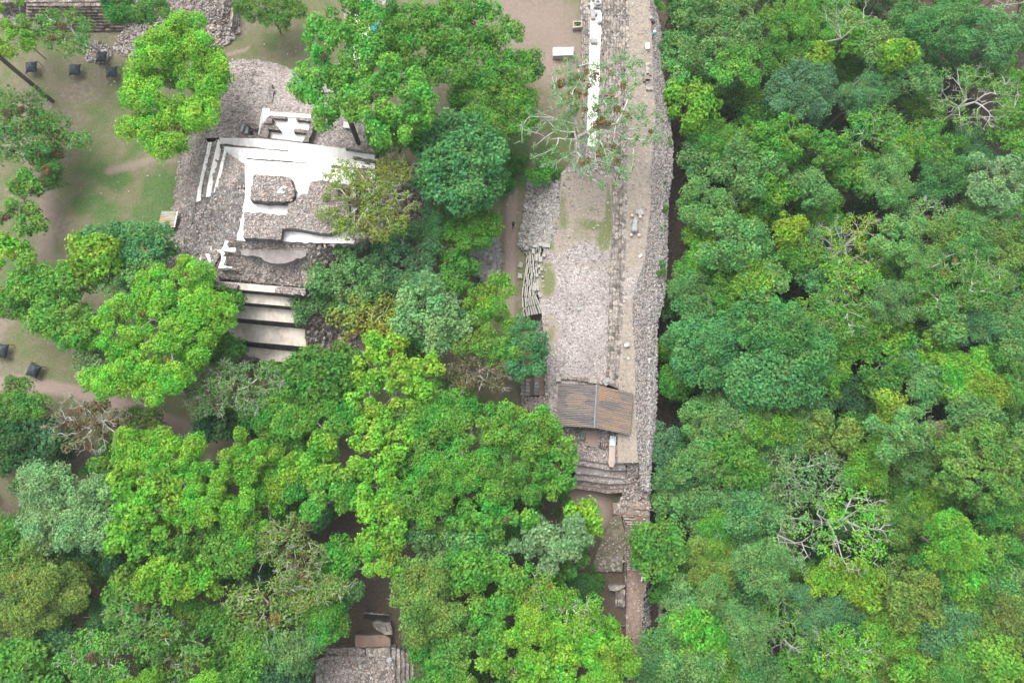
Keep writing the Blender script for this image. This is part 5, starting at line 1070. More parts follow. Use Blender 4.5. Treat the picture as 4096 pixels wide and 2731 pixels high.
def tubes(segs, n=5):
    """segs list of (p, q, rp, rq)"""
    p = np.array([s[0] for s in segs]); q = np.array([s[1] for s in segs]); rp = np.array([s[2] for s in segs])[:, None, None]; rq = np.array([s[3] for s in segs])[:, None, None]
    d = q-p; d /= np.linalg.norm(d, axis=1)[:, None]+1e-9; h = np.where(np.abs(d[:, 2:3]) < .9, np.array([[0, 0, 1.]]), np.array([[1., 0, 0]]))
    a = np.cross(d, h); a /= np.linalg.norm(a, axis=1)[:, None]; b = np.cross(d, a); th = np.arange(n)/n*2*math.pi
    ring = a[:, None, :]*np.cos(th)[None, :, None]+b[:, None, :]*np.sin(th)[None, :, None]
    V = np.concatenate([p[:, None, :]+ring*rp, q[:, None, :]+ring*rq], 1).reshape(-1, 3)
    j = np.arange(n); f = np.stack([j, (j+1) % n, (j+1) % n+n, j+n], -1); F = (f[None]+2*n*np.arange(len(segs))[:, None, None]).reshape(-1, 4)
    return V, F
def skeleton(base, fork, tips, rng, rtip=.035, bow=.16):
    nodes = [np.array(base, float)]; par = [-1]; plen = [0.0]
    ax = fork-nodes[0]
    for t in (.35, .7, 1.0):
        p = nodes[0]+ax*t+np.append(rng.normal(0, .12, 2)*(t < 1), 0); nodes.append(p); par.append(len(nodes)-2); plen.append(0.0)
    trunk_n = 3; NA = np.zeros((len(tips)*4+8, 3)); NA[:4] = nodes; PL = np.zeros(len(NA)); cnt = 4; ends = []
    order = np.argsort(np.linalg.norm(tips-fork, axis=1))
    for i in order:
        t = tips[i]; c = np.arange(2, cnt); dv = t-NA[c]; dist = np.linalg.norm(dv, axis=1)
        cost = dist+.42*PL[c]+np.where(dv[:, 2] < -.6, 2.5, 0)+np.where(c == 2, 1.5, 0)
        k = c[np.argmin(cost)]; a = NA[k]; L = np.linalg.norm(t-a)
        m1 = a+(t-a)*.5+np.array((0, 0, bow*L*.3))+rng.normal(0, .07*L, 3)
        NA[cnt] = m1; par.append(k); PL[cnt] = PL[k]+L*.5; NA[cnt+1] = t; par.append(cnt); PL[cnt+1] = PL[k]+L; ends.append(cnt+1); cnt += 2
    load = np.zeros(cnt)
    for e in ends:
        k = e
        while k >= 0: load[k] += 1; k = par[k]
    r = rtip*np.power(np.maximum(load, 1), .52)
    segs = [(NA[par[k]], NA[k], min(r[par[k]], r[k]*1.5) if k > 3 else r[par[k]], r[k]) for k in range(1, cnt)]
    return segs, NA[ends], r
TREES = []
SEED = [100]
def tree(u, v, rx, ry, style, colr, H=None, base=None, bz=None, fork=None, lobes=None, label=None, air=None, barkm=None, lean=None, k=1.0, rot=0.0, twigk=1.0, tk=1.0, gain=None):
    SEED[0] += 1; seed = SEED[0]; rng = np.random.default_rng(seed)
    rc, spf, L, dens, flat, tw, ap = STY[style]
    if air is not None: ap = air
    zg = LOW if u > 1535 else 0.0
    g0 = PD(u, v, zg+10); zg = float(gz(g0[0], g0[1])) if bz is None else bz
    rm = min(rx, ry)*1.7415*(CAM_H-zg-11)/FPX
    if H is None: H = float(np.clip(7.5+1.35*rm+rng.normal(0, 1.0), 6, 20))
    hz = .62*rm if style not in ('sparse', 'bare') else .45*rm
    zc = zg+H-hz
    ctr = PD(u, v, zc+hz*.35); s = 1.7415*(CAM_H-zc-hz*.35)/FPX; ctr[2] = zc
    LB = lobes
    if LB is None and style in ('feather', 'vine', 'tuft', 'sparse') and min(rx, ry) > 36:
        nl = int(rng.integers(4, 7)); a0 = rng.random()*6.28; LB = [(u+rng.normal(0, .1)*rx, v+rng.normal(0, .1)*ry, rx*.62, ry*.62)]
        for q_ in range(nl):
            an = a0+q_*6.283/nl+rng.normal(0, .3); dd_ = .50+.22*rng.random(); sc_l = .30+.24*rng.random()
            LB.append((u+math.cos(an)*rx*dd_*1.08, v+math.sin(an)*ry*dd_*1.08, rx*sc_l, ry*sc_l))
    LB = LB or [(u, v, rx, ry)]
    spc = rc*spf; pts = []
    for li, (lu, lv, lrx, lry) in enumerate(LB):
        zl = rng.normal(0, .16*hz) if li else 0.0
        a, b_ = lrx*s, lry*s; lc = np.array(((lu-u)*s, -(lv-v)*s)); hl = .62*min(a, b_) if style not in ('sparse', 'bare') else .42*min(a, b_)
        n = int(a*b_*math.pi/(.55*spc*spc)*3)+12
        q = rng.random((n, 2))*2-1; ang = np.arctan2(q[:, 1], q[:, 0]); rho = np.hypot(q[:, 0], q[:, 1])
        wobr = (.84 if style != 'feather' else .80)+(.30 if style != 'feather' else .62)*(vnoise(np.stack([np.cos(ang)*2.1+seed, np.sin(ang)*2.1, ang*0], -1), 7)-.2)
        ok = rho < np.minimum(wobr+.06, 1.08); q = q[ok]; rho = rho[ok]
        inner = max(a-rc*.30, a*.6), max(b_-rc*.30, b_*.6)
        for (x, y), r_ in zip(q, rho):
            p = np.array((lc[0]+x*inner[0], lc[1]+y*inner[1]))
            z = hl*(math.sqrt(max(0, 1-min(1, r_)**2))-.35)+rng.normal(0, (.30 if style in ('feather', 'vine', 'sparse') else .16)*rc+.09*hl)+(hl-hz)*.3+zl
            if all((p[0]-o[0])**2+(p[1]-o[1])**2 > (spc*(.8+.35*rng.random()))**2 for o in pts[-400:]): pts.append((p[0], p[1], z, r_))
    pts = np.array(pts); tips = np.array([PD(u+p[0]/s, v-p[1]/s, zc+p[2]) for p in pts])
    if style not in ('sparse', 'bare'):                     # lower skirt of foliage round the rim, and a thin inner layer
        rim = pts[pts[:, 3] > .62]; low = ctr+(tips[pts[:, 3] > .62]-ctr)*np.array((.95, .95, 1))-np.stack([0*rim[:, 0], 0*rim[:, 0], .9*rc+.35*hz*rng.random(len(rim))], -1)
        low = low[rng.random(len(low)) < .75]; cs = np.concatenate([tips, low])
    else: cs = tips
    bxy = (ctr[0], ctr[1]) if base is None else tuple(PD(base[0], base[1], zg)[:2])
    if lean is not None: bxy = (ctr[0]+lean[0], ctr[1]+lean[1])
    bzz = (float(gz(*bxy)) if bz is None else bz)-.25
    bp = np.array((bxy[0], bxy[1], bzz)); fk = np.array((bxy[0]*.35+ctr[0]*.65, bxy[1]*.35+ctr[1]*.65, bzz+(zc-bzz)*.62-(.15*hz))) if fork is None else PD(*fork)
    segs, ends, rr = skeleton(bp, fk, tips, rng, {'sparse': .045, 'bare': .034}.get(style, .036), .22)
    fine = []
    rt = {'sparse': .036, 'bare': .028}.get(style, .024)
    cen = fk
    for e in tips:
        for _ in range(rng.poisson(tw*twigk*(1.0))):
            d = (e-cen); d[2] = abs(d[2])*.5+.4; d = d/np.linalg.norm(d)+rng.normal(0, .55, 3); d[2] = abs(d[2])*.6+.15; d /= np.linalg.norm(d)
            L1 = rc*(.8+.7*rng.random()); m_ = e+d*L1*.55+rng.normal(0, .1, 3); q = e+d*L1*1.15+rng.normal(0, .16, 3)
            fine += [(e, m_, rt, rt*.85), (m_, q, rt*.85, rt*.55)]
            if rng.random() < .7: fine.append((m_, m_+(q-m_)*.7+rng.normal(0, .28, 3), rt*.7, rt*.5))
    t = thing('tree', bp+np.array((0, 0, .25)), label, 'tree')
    bm_ = barkm or ('bark_pale' if style in ('sparse', 'bare') else 'bark')
    if tk != 1.0: segs = [(a, b_, r1*tk, r2*tk) if i_ < 3 else (a, b_, r1, r2) for i_, (a, b_, r1, r2) in enumerate(segs)]
    V, F = tubes(segs, 6); mi_ = np.zeros(len(F), int)
    if fine:
        V2, F2 = tubes(fine, 4); F = np.concatenate([F, F2+len(V)]); V = np.concatenate([V, V2]); mi_ = np.concatenate([mi_, np.ones(len(F2), int)])
    link('trunk', raw_mesh('trunk', V, F, [M[bm_], M['bark_pale']], mi_, smooth=True), t)
    rcs = rc*((.55+.80*rng.random(len(cs))) if style in ('tuft', 'dome', 'dense') else (.5+.95*rng.random(len(cs))**1.3))*(k)
    L = L*(.72+.62*rng.random())
    if len(rcs):
        if style == 'bare':
            keep = rng.random(len(cs)) < .6; cs2, rcs2 = cs[keep], rcs[keep]
        else: cs2, rcs2 = cs, rcs
        pass; V, F = clump_leaves(cs2, rcs2, L, dens, flat, rng, .5, {'tuft': .70, 'dome': .62}.get(style, .82))
        cr = link('crown', raw_mesh('crown', V, F, [M['leaf']]), t)
        g_ = .88+.24*rng.random(); c = np.array(LC[colr])*1.22*(g_ if gain is None else gain)*(1+rng.normal(0, .05, 3)); cr.color = (*np.clip(c, .005, .4), 1)
    if ap > 0:
        ks = [i for i in range(len(tips)) if rng.random() < ap]
        if ks:
            kc = tips[ks]*.80+fk*.20+np.array((0, 0, .5))+rng.normal(0, .35, (len(ks), 3)); V, F = clump_leaves(kc, .38+.40*rng.random(len(ks)), .30, 1.5, .9, rng)
            ob = link('air_plants', raw_mesh('air_plants', V, F, [M['leaf']]), t); ob.color = (*[(.15, .105, .05), (.19, .135, .04), (.12, .09, .05)][seed % 3], 1)
    TREES.append(dict(o=t, u=u, v=v, r=max(rx, ry), style=style, col=colr, label=label))
    return t

def L_(*a, **k): tree(*a, **k)
# --- among the ruins, upper left
L_(28,65,54,66,'tuft','lime', H=10, label='bright lime clumped tree filling the top left corner')
L_(150,66,62,52,'sparse','mid', base=(231,118), fork=(178,88,7.0), H=10, label='small open tree with pale curved trunk above the black canopies', k=1.5, air=.35)
L_(312,12,98,44,'tuft','mid', air=.4, label='green tree with orange air plants cut by the top edge, above the lime tree')
L_(405,190,118,156,'tuft','lime', H=19, k=1.32, gain=1.15, base=(455,300), bz=.4, lobes=[(425,62,44,32),(445,95,46,36),(352,122,48,40),(420,150,68,46),(475,165,40,56),(335,190,36,34),(400,215,58,44),(318,232,34,26),(352,262,58,34),(425,250,50,36),(470,225,38,36),(320,292,32,26),(372,316,44,34),(375,275,50,30),(478,262,42,40)], label='tall lime-green clumped tree between the left plaza and the white pyramid')
L_(75,292,122,88,'sparse','mid', k=1.6, air=.6, H=10, lobes=[(40,240,58,34),(80,300,92,50),(150,322,48,24),(40,330,56,36)], label='spreading green and brown tree on the left edge below the leaning trunk')
L_(100,385,46,54,'tuft','mid', H=8, label='small green tree over the grass at the left, below the spreading brown tree', air=.3)
L_(40,465,62,72,'tuft','mid', H=9, air=.2, label='green tree on the left edge beside the earth path')
L_(30,585,58,46,'tuft','lime', H=9, label='light green tree on the left edge under the earth path bend')
L_(20,690,46,44,'feather','fresh', H=11, label='soft green tree low on the left edge, left of the yellow-green tree')
L_(-85,62,60,60,'tuft','mid', H=21, base=(121,233), fork=(-30,105,15), bz=0, barkm='bark_dark', tk=3.2, label='tree leaning in from the left with a long dark bare trunk')
L_(290,560,112,46,'dense','dark', H=13, label='dark dense tree at the left foot of the pyramid below the lean-to')
L_(222,590,62,50,'dense','lime', H=15, label='lime dense tree left of the dark tree at the pyramid foot')
L_(128,690,102,86,'dense','fresh', H=15, lobes=[(150,650,62,44),(130,720,74,60),(70,650,54,40),(170,760,50,44)], label='broad fresh green tree left of the tallest lime tree')
L_(300,630,72,50,'feather','grey', H=14, label='grey-green feathery tree just above the tallest lime tree')
L_(358,745,165,150,'tuft','lime', H=21, k=1.2, gain=1.12, lobes=[(430,625,56,36),(370,660,60,44),(300,700,56,40),(440,700,70,56),(510,715,40,44),(250,770,54,52),(350,770,84,60),(440,780,56,44),(300,830,64,54),(380,850,56,44),(250,880,46,40),(330,905,46,30)], label='largest bright lime tree, overlapping the left edge of the cream stairs')
L_(506,703,42,52,'dense','mid', H=11, bz=.3, label='dark rounded tree touching the left end of the cream stairs')
L_(470,795,84,40,'dense','mid', H=9, label='low green tree at the bottom left corner of the cream stairs')
L_(215,835,52,54,'feather','pale', H=12, label='pale feathery tree tucked under the left side of the largest lime tree')
L_(508,892,130,66,'sparse','grey', H=12, k=1.15, air=.5, twigk=1.8, label='wide twiggy tree with white branches and brown tufts below the cream stairs')
L_(208,975,106,70,'bare','brown', H=12, air=.5, label='nearly leafless pale tree with ochre tufts beside the footpath, lower left')
L_(30,930,58,62,'feather','mid', H=10, label='green bushy tree on the left edge below the tilted black canopy')
L_(100,1012,66,52,'dense','deep', H=8, label='deep green low tree left of the leafless ochre-tufted tree')
L_(18,1025,52,50,'dense','deep', H=9, label='deep green tree cut by the left edge, above the pale dome')
# lower left forest
L_(330,1030,78,48,'tuft','lime', H=16); L_(425,1062,86,52,'tuft','lime', H=17); L_(555,1050,74,78,'tuft','lime', H=17)
L_(258,1090,50,40,'tuft','fresh', H=14); L_(330,1135,90,66,'tuft','lime', H=18); L_(455,1150,84,60,'tuft','lime', H=18); L_(560,1190,62,74,'tuft','lime', H=16)
L_(305,1225,66,54,'tuft','lime', H=17); L_(405,1240,80,64,'tuft','fresh', H=16); L_(490,1300,62,66,'tuft','lime', H=14); L_(395,1330,78,56,'tuft','lime', H=16); L_(540,1270,48,46,'dome','fresh', H=14)
L_(148,1165,118,100,'feather','pale', H=18, k=1.15, label='pale grey-green dome-shaped tree near the left edge, lower left'); L_(240,1210,60,60,'feather','mid', H=14)
L_(92,1352,112,104,'tuft','olive', H=17, k=1.1, label='olive clumped tree on the left edge, low in the photo')
L_(330,1440,92,74,'sparse','fresh', H=15, k=1.3, air=.3, twigk=1.5); L_(215,1520,88,62,'sparse','fresh', H=14, k=1.3, air=.3, twigk=1.5); L_(410,1500,70,60,'sparse','fresh', H=13, k=1.3, twigk=1.5)
L_(50,1525,70,54,'dense','fresh', H=13); L_(20,1250,40,44,'feather','mid', H=13); L_(280,1350,44,60,'tuft','fresh', H=13); L_(120,1470,52,36,'feather','dark', H=11)
L_(655,1250,84,66,'sparse','olive', H=15, k=1.15, air=.7, twigk=1.6, label='yellow-brown twiggy tree with tan air plants, left of the lower clearing'); L_(720,1345,92,70,'sparse','olive', H=15, k=1.25, air=.5, twigk=1.5); L_(610,1400,76,64,'sparse','olive', H=14, k=1.2, air=.6, twigk=1.5)
L_(745,1425,68,62,'feather','fresh', H=14); L_(670,1495,66,46,'feather','grey', H=14); L_(600,1505,64,56,'feather','fresh', H=13); L_(650,1545,66,40,'dense','deep', H=11); L_(530,1450,60,50,'feather','mid', H=12); L_(520,1545,60,36,'feather','mid', H=10); L_(560,1350,56,46,'feather','dark', H=9); L_(690,1180,60,54,'feather','dark', H=9)
# centre, among the structures
L_(745,870,88,80,'dense','mid', H=15, label='mid-green dense tree right of the bottom of the cream stairs'); L_(668,935,66,60,'feather','mid', H=12); L_(640,870,50,36,'feather','mid', H=9)
L_(912,862,108,88,'tuft','lime', H=18, lobes=[(880,800,44,34),(850,850,50,44),(920,860,60,50),(900,920,60,36),(985,840,44,34),(950,900,44,36),(830,900,40,30)], label='yellow-green clumped tree in the middle, below the grey-green tree')
L_(985,935,66,56,'sparse','fresh', H=15, k=1.7); L_(745,975,104,74,'tuft','fresh', H=16); L_(720,1065,84,52,'tuft','lime', H=15)
L_(880,990,76,62,'tuft','lime', H=17); L_(960,1040,78,56,'tuft','fresh', H=16); L_(1080,985,92,66,'tuft','fresh', H=16, air=.2); L_(1205,985,82,74,'tuft','fresh', H=17, k=1.1, label='wide fresh green tree touching the left side of the rusty roof')
L_(760,1135,74,62,'tuft','fresh', H=17); L_(850,1115,78,62,'tuft','lime', H=17); L_(950,1130,80,66,'tuft','fresh', H=17, air=.2); L_(1060,1090,84,66,'tuft','fresh', H=17, air=.3); L_(1170,1085,86,70,'tuft','fresh', H=17); L_(1260,1080,60,76,'tuft','fresh', H=15); L_(1120,1180,96,56,'tuft','fresh', H=16, air=.25)
L_(870,1205,76,62,'tuft','lime', H=17); L_(870,1285,62,44,'tuft','lime', H=16); L_(985,1215,64,46,'tuft','grey', H=14); L_(1080,1255,80,46,'feather','grey', H=14); L_(1020,1280,60,44,'feather','grey', H=13); L_(1170,1215,60,44,'feather','mid', H=11)
L_(640,1000,52,48,'tuft','fresh', H=12); L_(600,955,46,40,'feather','mid', H=9); L_(690,1095,60,50,'tuft','fresh', H=14); L_(625,1120,58,52,'tuft','lime', H=14); L_(950,660,62,52,'feather','grey', H=11); L_(890,735,50,44,'feather','olive', H=10); L_(1050,625,46,44,'feather','mid', H=9); L_(935,770,52,44,'feather','fresh', H=11)
L_(880,560,52,44,'feather','blue', H=10); L_(730,700,50,44,'feather','grey', H=9); L_(560,960,50,36,'dense','deep', H=7); L_(650,1060,54,44,'feather','mid', H=10); L_(1030,910,58,44,'feather','mid', H=10); L_(1020,1190,60,44,'feather','fresh', H=13)
L_(500,978,46,34,'dense','deep', H=7); L_(325,965,46,34,'feather','olive', H=9); L_(285,1030,50,40,'feather','mid', H=9); L_(765,1285,52,58,'feather','fresh', H=12); L_(785,1370,44,50,'feather','grey', H=11); L_(640,1185,56,46,'feather','mid', H=10); L_(205,1285,62,52,'feather','dark', H=10); L_(245,1420,52,48,'feather','dark', H=10); L_(120,1270,50,36,'feather','mid', H=10); L_(450,1420,50,46,'feather','fresh', H=11)
L_(1268,1245,82,60,'tuft','pale', H=16, k=1.05, label='whitish green blossoming tree above the bottom centre, left of the river ledge'); L_(1345,1205,34,58,'dense','lime', H=12, label='narrow bright green tree on the dirt patch left of the ledge steps'); L_(1300,1290,52,36,'dense','mid', H=10)
L_(985,1372,84,86,'tuft','olive', H=18, k=1.05, label='dense olive clumped tree at the bottom, right of the lower stone platform'); L_(955,1325,44,36,'feather','olive', H=14)
for a in [(1082,1338,34,34),(1143,1300,36,34),(1150,1372,38,36),(1090,1398,34,32),(1075,1290,40,30),(1120,1440,44,40),(1185,1335,30,34)]: L_(*a,'dome','fresh', H=15)
L_(1060,1480,72,58,'tuft','fresh', H=16); L_(1150,1500,64,60,'tuft','lime', H=16); L_(1025,1535,60,44,'tuft','fresh', H=14); L_(1235,1370,56,62,'sparse','lime', H=15, k=1.35, twigk=1.3); L_(1230,1450,60,56,'tuft','lime', H=16); L_(1310,1410,66,62,'sparse','lime', H=15, k=1.35, twigk=1.3); L_(1330,1490,70,58,'tuft','lime', H=15); L_(1375,1440,50,54,'tuft','lime', H=14); L_(1415,1510,46,46,'tuft','lime', H=13); L_(1250,1540,72,44,'tuft','lime', H=15); L_(1385,1550,66,40,'tuft','lime', H=14); L_(1345,1365,40,40,'feather','deep', H=8); L_(985,1490,46,50,'dense','mid', H=10)
L_(1208,805,46,76,'dense','dark', H=13, k=.9, label='rounded dark green tree against the left edge of the cobbled court'); L_(1130,690,58,66,'feather','lime', H=14, label='yellow-green soft tree left of the stepped stone courses'); L_(1145,780,54,62,'feather','fresh', H=13); L_(1085,770,44,52,'feather','olive', H=13)
L_(1000,712,82,80,'feather','pale', H=16, k=1.1, label='pale grey-green feathery tree at the centre, left of the earth path'); L_(795,625,88,82,'feather','grey', H=14, twigk=2, k=.8, label='thin see-through grey-green tree right of the upper cream stairs'); L_(920,590,88,74,'feather','blue', H=12, k=.85, label='dim bluish tree between the thin tree and the earth path'); L_(985,540,48,46,'feather','dark', H=10); L_(880,660,60,50,'feather','dark', H=9)
L_(848,455,106,88,'sparse','gold', H=15, bz=3, k=1.3, air=.3, twigk=1.6, lobes=[(900,395,56,34),(800,430,60,50),(880,450,70,52),(770,480,44,36),(840,515,84,34),(920,480,40,50)], label='yellow-green twiggy tree hanging over the white pyramid right side'); L_(848,733,80,52,'sparse','gold', H=12, k=1.3, air=.5, label='yellowish twiggy tree with rusty tufts right of the lower cream stairs')
L_(1092,850,84,60,'sparse','brown', H=12, k=1.25, twigk=1.5, label='brownish half-bare twiggy tree left of the round dark tree')
L_(1058,368,100,112,'dense','dark', H=17, k=1.12, label='big dark green round-crowned tree left of the earth path'); L_(1080,525,66,48,'dense','fresh', H=9, label='low fresh green tree just below the big dark round tree'); L_(1010,480,50,36,'feather','dark', H=9)
L_(838,185,170,150,'tuft','fresh', H=21, base=(824,330), bz=4.0, fork=(790,240,13), barkm='bark_dark', tk=1.5, k=1.22, lobes=[(770,60,56,46),(825,30,44,36),(740,90,40,36),(850,100,46,40),(740,190,60,40),(800,160,60,44),(870,170,60,50),(700,190,30,32),(840,240,60,40),(930,225,60,50),(900,285,64,40),(730,240,40,26),(960,250,40,40)], label='tall fresh green tree with curved dark trunk rising from the cobbled platform')
L_(920,305,72,50,'dense','mid', H=13, bz=1, base=(917,350), barkm='bark_dark', label='darker green tree with short straight trunk right of the curved trunk tree')
L_(1050,100,180,105,'dense','fresh', H=18, k=1.0, twigk=6, lobes=[(930,40,60,44),(1020,40,70,44),(1110,50,60,44),(960,110,66,50),(1060,110,80,54),(1150,100,66,56),(1200,150,48,44),(1010,170,60,40),(1110,170,70,44)], label='huge deep green and yellow tree at the top, left of the dry grass court')
L_(1130,235,104,76,'dense','fresh', H=15, k=1.0, twigk=6, lobes=[(1090,210,50,36),(1160,220,60,44),(1110,270,60,40),(1190,270,44,40),(1150,300,50,26)], label='deep green tree right of the big dark round tree, above the path'); L_(985,320,40,36,'dense','dark', H=10)
L_(1372,270,168,150,'sparse','grey', H=16, base=(1331,404), bz=5, fork=(1345,310,12), k=.80, air=.35, twigk=1.5, label='big open tree with white twigs and rusty air plants over the grand stairs'); L_(1250,400,34,24,'dense','mid', H=5)
L_(615,14,74,40,'feather','mid', H=9, label='low green growth cut by the top edge between rubble and lime tree')
# --- forest right of the wall
FR = '''1655,62,96,88,feather,grey,18|1570,118,58,66,feather,grey,14|1600,40,60,44,feather,mid,13|1590,236,58,58,dense,lime,15|1842,205,72,70,dense,blue,18|1800,40,56,46,feather,fresh,15|1790,110,50,48,feather,mid,14|1880,132,32,30,vine,yel,14|1860,70,50,46,feather,fresh,15
1945,28,56,34,bare,grey,17|1965,70,52,46,vine,lime,16|1905,20,46,40,feather,mid,13|2010,95,50,46,feather,grey,16|2055,125,44,34,vine,yel,15|2090,55,62,52,feather,dark,16|2190,55,84,58,feather,dark,18|2300,80,66,56,feather,blue,16|2330,20,50,34,bare,pale,17|2255,140,56,50,feather,blue,14|2170,125,52,44,feather,dark,13|2110,165,44,38,feather,grey,14|2030,185,52,44,feather,grey,15|1980,215,50,50,feather,blue,14|1935,165,46,46,feather,fresh,13
2240,228,104,74,bare,fresh,18|2320,190,54,54,tuft,lime,15|2335,290,46,54,feather,fresh,14|2130,235,50,46,feather,fresh,13|2065,250,54,48,sparse,grey,15|2000,300,62,52,sparse,fresh,15|2110,305,56,46,sparse,fresh,14|1720,225,46,52,feather,mid,12|1700,150,60,44,feather,fresh,14|1640,180,44,40,feather,grey,13|1760,270,54,46,feather,fresh,13|1690,320,66,54,feather,fresh,15|1795,320,54,48,tuft,fresh,14|1720,385,74,54,feather,grey,17
1600,365,52,40,feather,grey,13|1640,320,46,44,feather,mid,11|1830,370,54,50,feather,mid,13|1785,410,62,54,feather,lime,16|1900,330,54,44,feather,mid,14|1935,385,50,46,vine,olive,13|1880,430,48,46,feather,grey,13|1975,400,52,46,feather,fresh,14|2040,400,62,54,feather,grey,15|2085,350,46,38,vine,yel,13|2160,330,54,46,feather,fresh,13|2170,400,54,50,feather,dark,13|2230,350,52,48,feather,blue,12|2295,420,74,66,tuft,pale,17|2240,460,54,48,feather,grey,13|2340,480,44,50,feather,mid,13
1640,468,72,56,feather,grey,16|1705,500,46,34,vine,yel,14|1625,535,38,46,vine,lime,12|1690,560,74,62,feather,grey,18|1660,610,56,46,feather,mid,13|1755,480,56,50,feather,mid,12|1812,525,34,40,vine,yel,16|1845,585,46,42,feather,fresh,12|1790,590,46,46,feather,mid,10|1890,490,46,46,feather,fresh,12|1595,605,38,40,feather,fresh,11|1760,660,48,44,feather,grey,14|1590,670,52,44,feather,grey,12|1660,680,56,46,feather,fresh,14|1545,700,40,36,feather,dark,9|1720,640,38,44,vine,yel,13
1955,560,84,66,bare,yel,17|1900,560,52,46,bare,grey,15|1955,640,66,46,sparse,lime,15|1885,640,46,46,feather,blue,11|2035,620,54,52,feather,fresh,14|2075,545,62,50,tuft,grey,17|2115,605,42,52,feather,grey,15|2130,500,66,46,sparse,grey,14|2190,530,60,54,vine,olive,14|2250,545,60,50,feather,grey,14|2310,560,50,50,feather,olive,13|2190,650,104,76,sparse,fresh,16|2270,640,58,52,tuft,pale,15|2330,640,44,54,feather,dark,12|2100,690,52,50,feather,fresh,13|2050,690,46,50,feather,grey,14
1612,800,76,84,dense,dark,17|1695,745,72,56,dense,dark,15|1785,760,86,62,dense,dark,18|1765,865,104,74,dense,dark,19|1855,815,60,66,dense,dark,16|1545,800,30,30,vine,lime,8|1560,880,40,44,feather,mid,9|1860,725,54,46,sparse,lime,14|1925,720,60,54,sparse,fresh,14|1895,770,50,46,feather,dark,11|1990,720,54,50,vine,lime,13|1960,800,56,46,feather,fresh,12|2050,760,52,46,vine,lime,13|2110,770,60,52,feather,mid,12|2170,740,60,54,feather,grey,14|2240,730,56,54,feather,blue,14|2310,740,56,60,feather,grey,14
1890,870,46,50,feather,lime,14|1945,900,46,50,feather,deep,9|2030,860,52,46,feather,mid,11|2080,830,46,40,tuft,blue,13|2150,830,60,50,vine,yel,14|2210,860,66,58,vine,lime,16|2260,900,56,54,vine,yel,15|2290,830,54,50,feather,mid,13|2335,900,42,56,feather,mid,12|2140,890,46,44,feather,grey,13|2048,945,42,44,vine,yel,14|1985,960,50,46,feather,mid,11
1640,965,66,56,feather,grey,14|1705,955,56,50,feather,grey,16|1755,965,72,60,feather,lime,17|1590,1020,36,40,dense,dark,9|1515,1015,36,40,dense,blue,10|1610,1060,56,54,feather,grey,14|1690,1050,76,64,feather,fresh,17|1775,1045,54,50,feather,grey,14|1830,985,60,50,feather,grey,15|1920,1000,54,56,tuft,olive,16|1870,945,50,46,feather,blue,13|1545,1080,44,44,feather,blue,11|1555,1150,52,52,feather,grey,14|1625,1150,70,62,feather,grey,16|1710,1150,76,64,feather,blue,16|1690,1225,64,54,feather,grey,14
1850,1085,92,74,bare,grey,18|1790,1150,60,50,sparse,grey,14|1960,1215,84,92,bare,lime,18|1822,1240,52,70,bare,grey,17|1990,1070,50,60,feather,lime,13|2070,1000,72,62,tuft,grey,16|2100,1060,54,46,feather,grey,14|2160,1000,48,44,bare,brown,10|2140,1080,54,50,feather,dark,12|2250,1070,92,80,tuft,olive,18|2185,1020,54,54,feather,olive,14|2325,1010,46,60,feather,mid,12|2190,1140,60,54,feather,mid,13|2300,1150,56,56,feather,mid,13|2240,960,50,46,feather,grey,13|2120,1135,56,50,vine,lime,12|2050,1110,46,50,feather,mid,10
1512,1262,56,58,dense,mid,14|1560,1330,46,54,feather,mid,10|1760,1240,52,60,feather,grey,13|1640,1245,50,50,feather,fresh,13|1630,1310,58,54,feather,olive,15|1690,1320,60,54,tuft,pale,14|1580,1400,48,54,feather,pale,13|1640,1400,60,54,feather,grey,15|1760,1320,66,58,feather,grey,14|1830,1340,46,46,feather,mid,11|1700,1400,54,54,feather,grey,14|1790,1432,78,72,bare,lime,16|1720,1470,60,56,feather,grey,14|1620,1475,70,62,feather,lime,17|1545,1485,60,60,feather,grey,14|1500,1530,46,44,feather,blue,11|1580,1545,66,44,feather,grey,15|1670,1540,60,44,feather,fresh,14
1880,1400,54,60,feather,blue,14|1905,1330,46,46,vine,yel,12|1985,1340,44,60,vine,yel,14|1960,1420,54,50,feather,blue,14|2010,1400,52,50,vine,lime,13|2055,1190,52,50,feather,mid,13|2080,1250,56,50,feather,mid,12|2120,1225,58,52,tuft,olive,15|2190,1240,54,56,vine,lime,15|2220,1300,60,56,vine,lime,14|2150,1310,54,50,feather,mid,12|2285,1270,60,60,feather,mid,14|2330,1340,46,54,feather,grey,13|2060,1330,52,50,sparse,olive,13|2110,1380,66,56,feather,olive,14|2200,1390,66,60,feather,olive,14|2270,1390,60,54,feather,mid,14|2330,1440,50,54,feather,olive,13
1945,1500,72,60,sparse,lime,15|2050,1440,60,54,vine,lime,14|2030,1510,66,54,vine,olive,13|2110,1460,60,52,feather,mid,13|2180,1460,60,56,feather,blue,15|2250,1470,60,50,feather,olive,13|2120,1535,66,44,vine,lime,13|2210,1540,60,40,feather,mid,12|2300,1520,66,56,vine,lime,15|1870,1490,54,50,feather,grey,13|1830,1540,66,44,feather,fresh,13|1750,1550,50,36,feather,dark,11|1925,1560,60,36,feather,mid,12|1925,1180,46,46,feather,dark,10|2020,1270,40,40,feather,deep,9'''
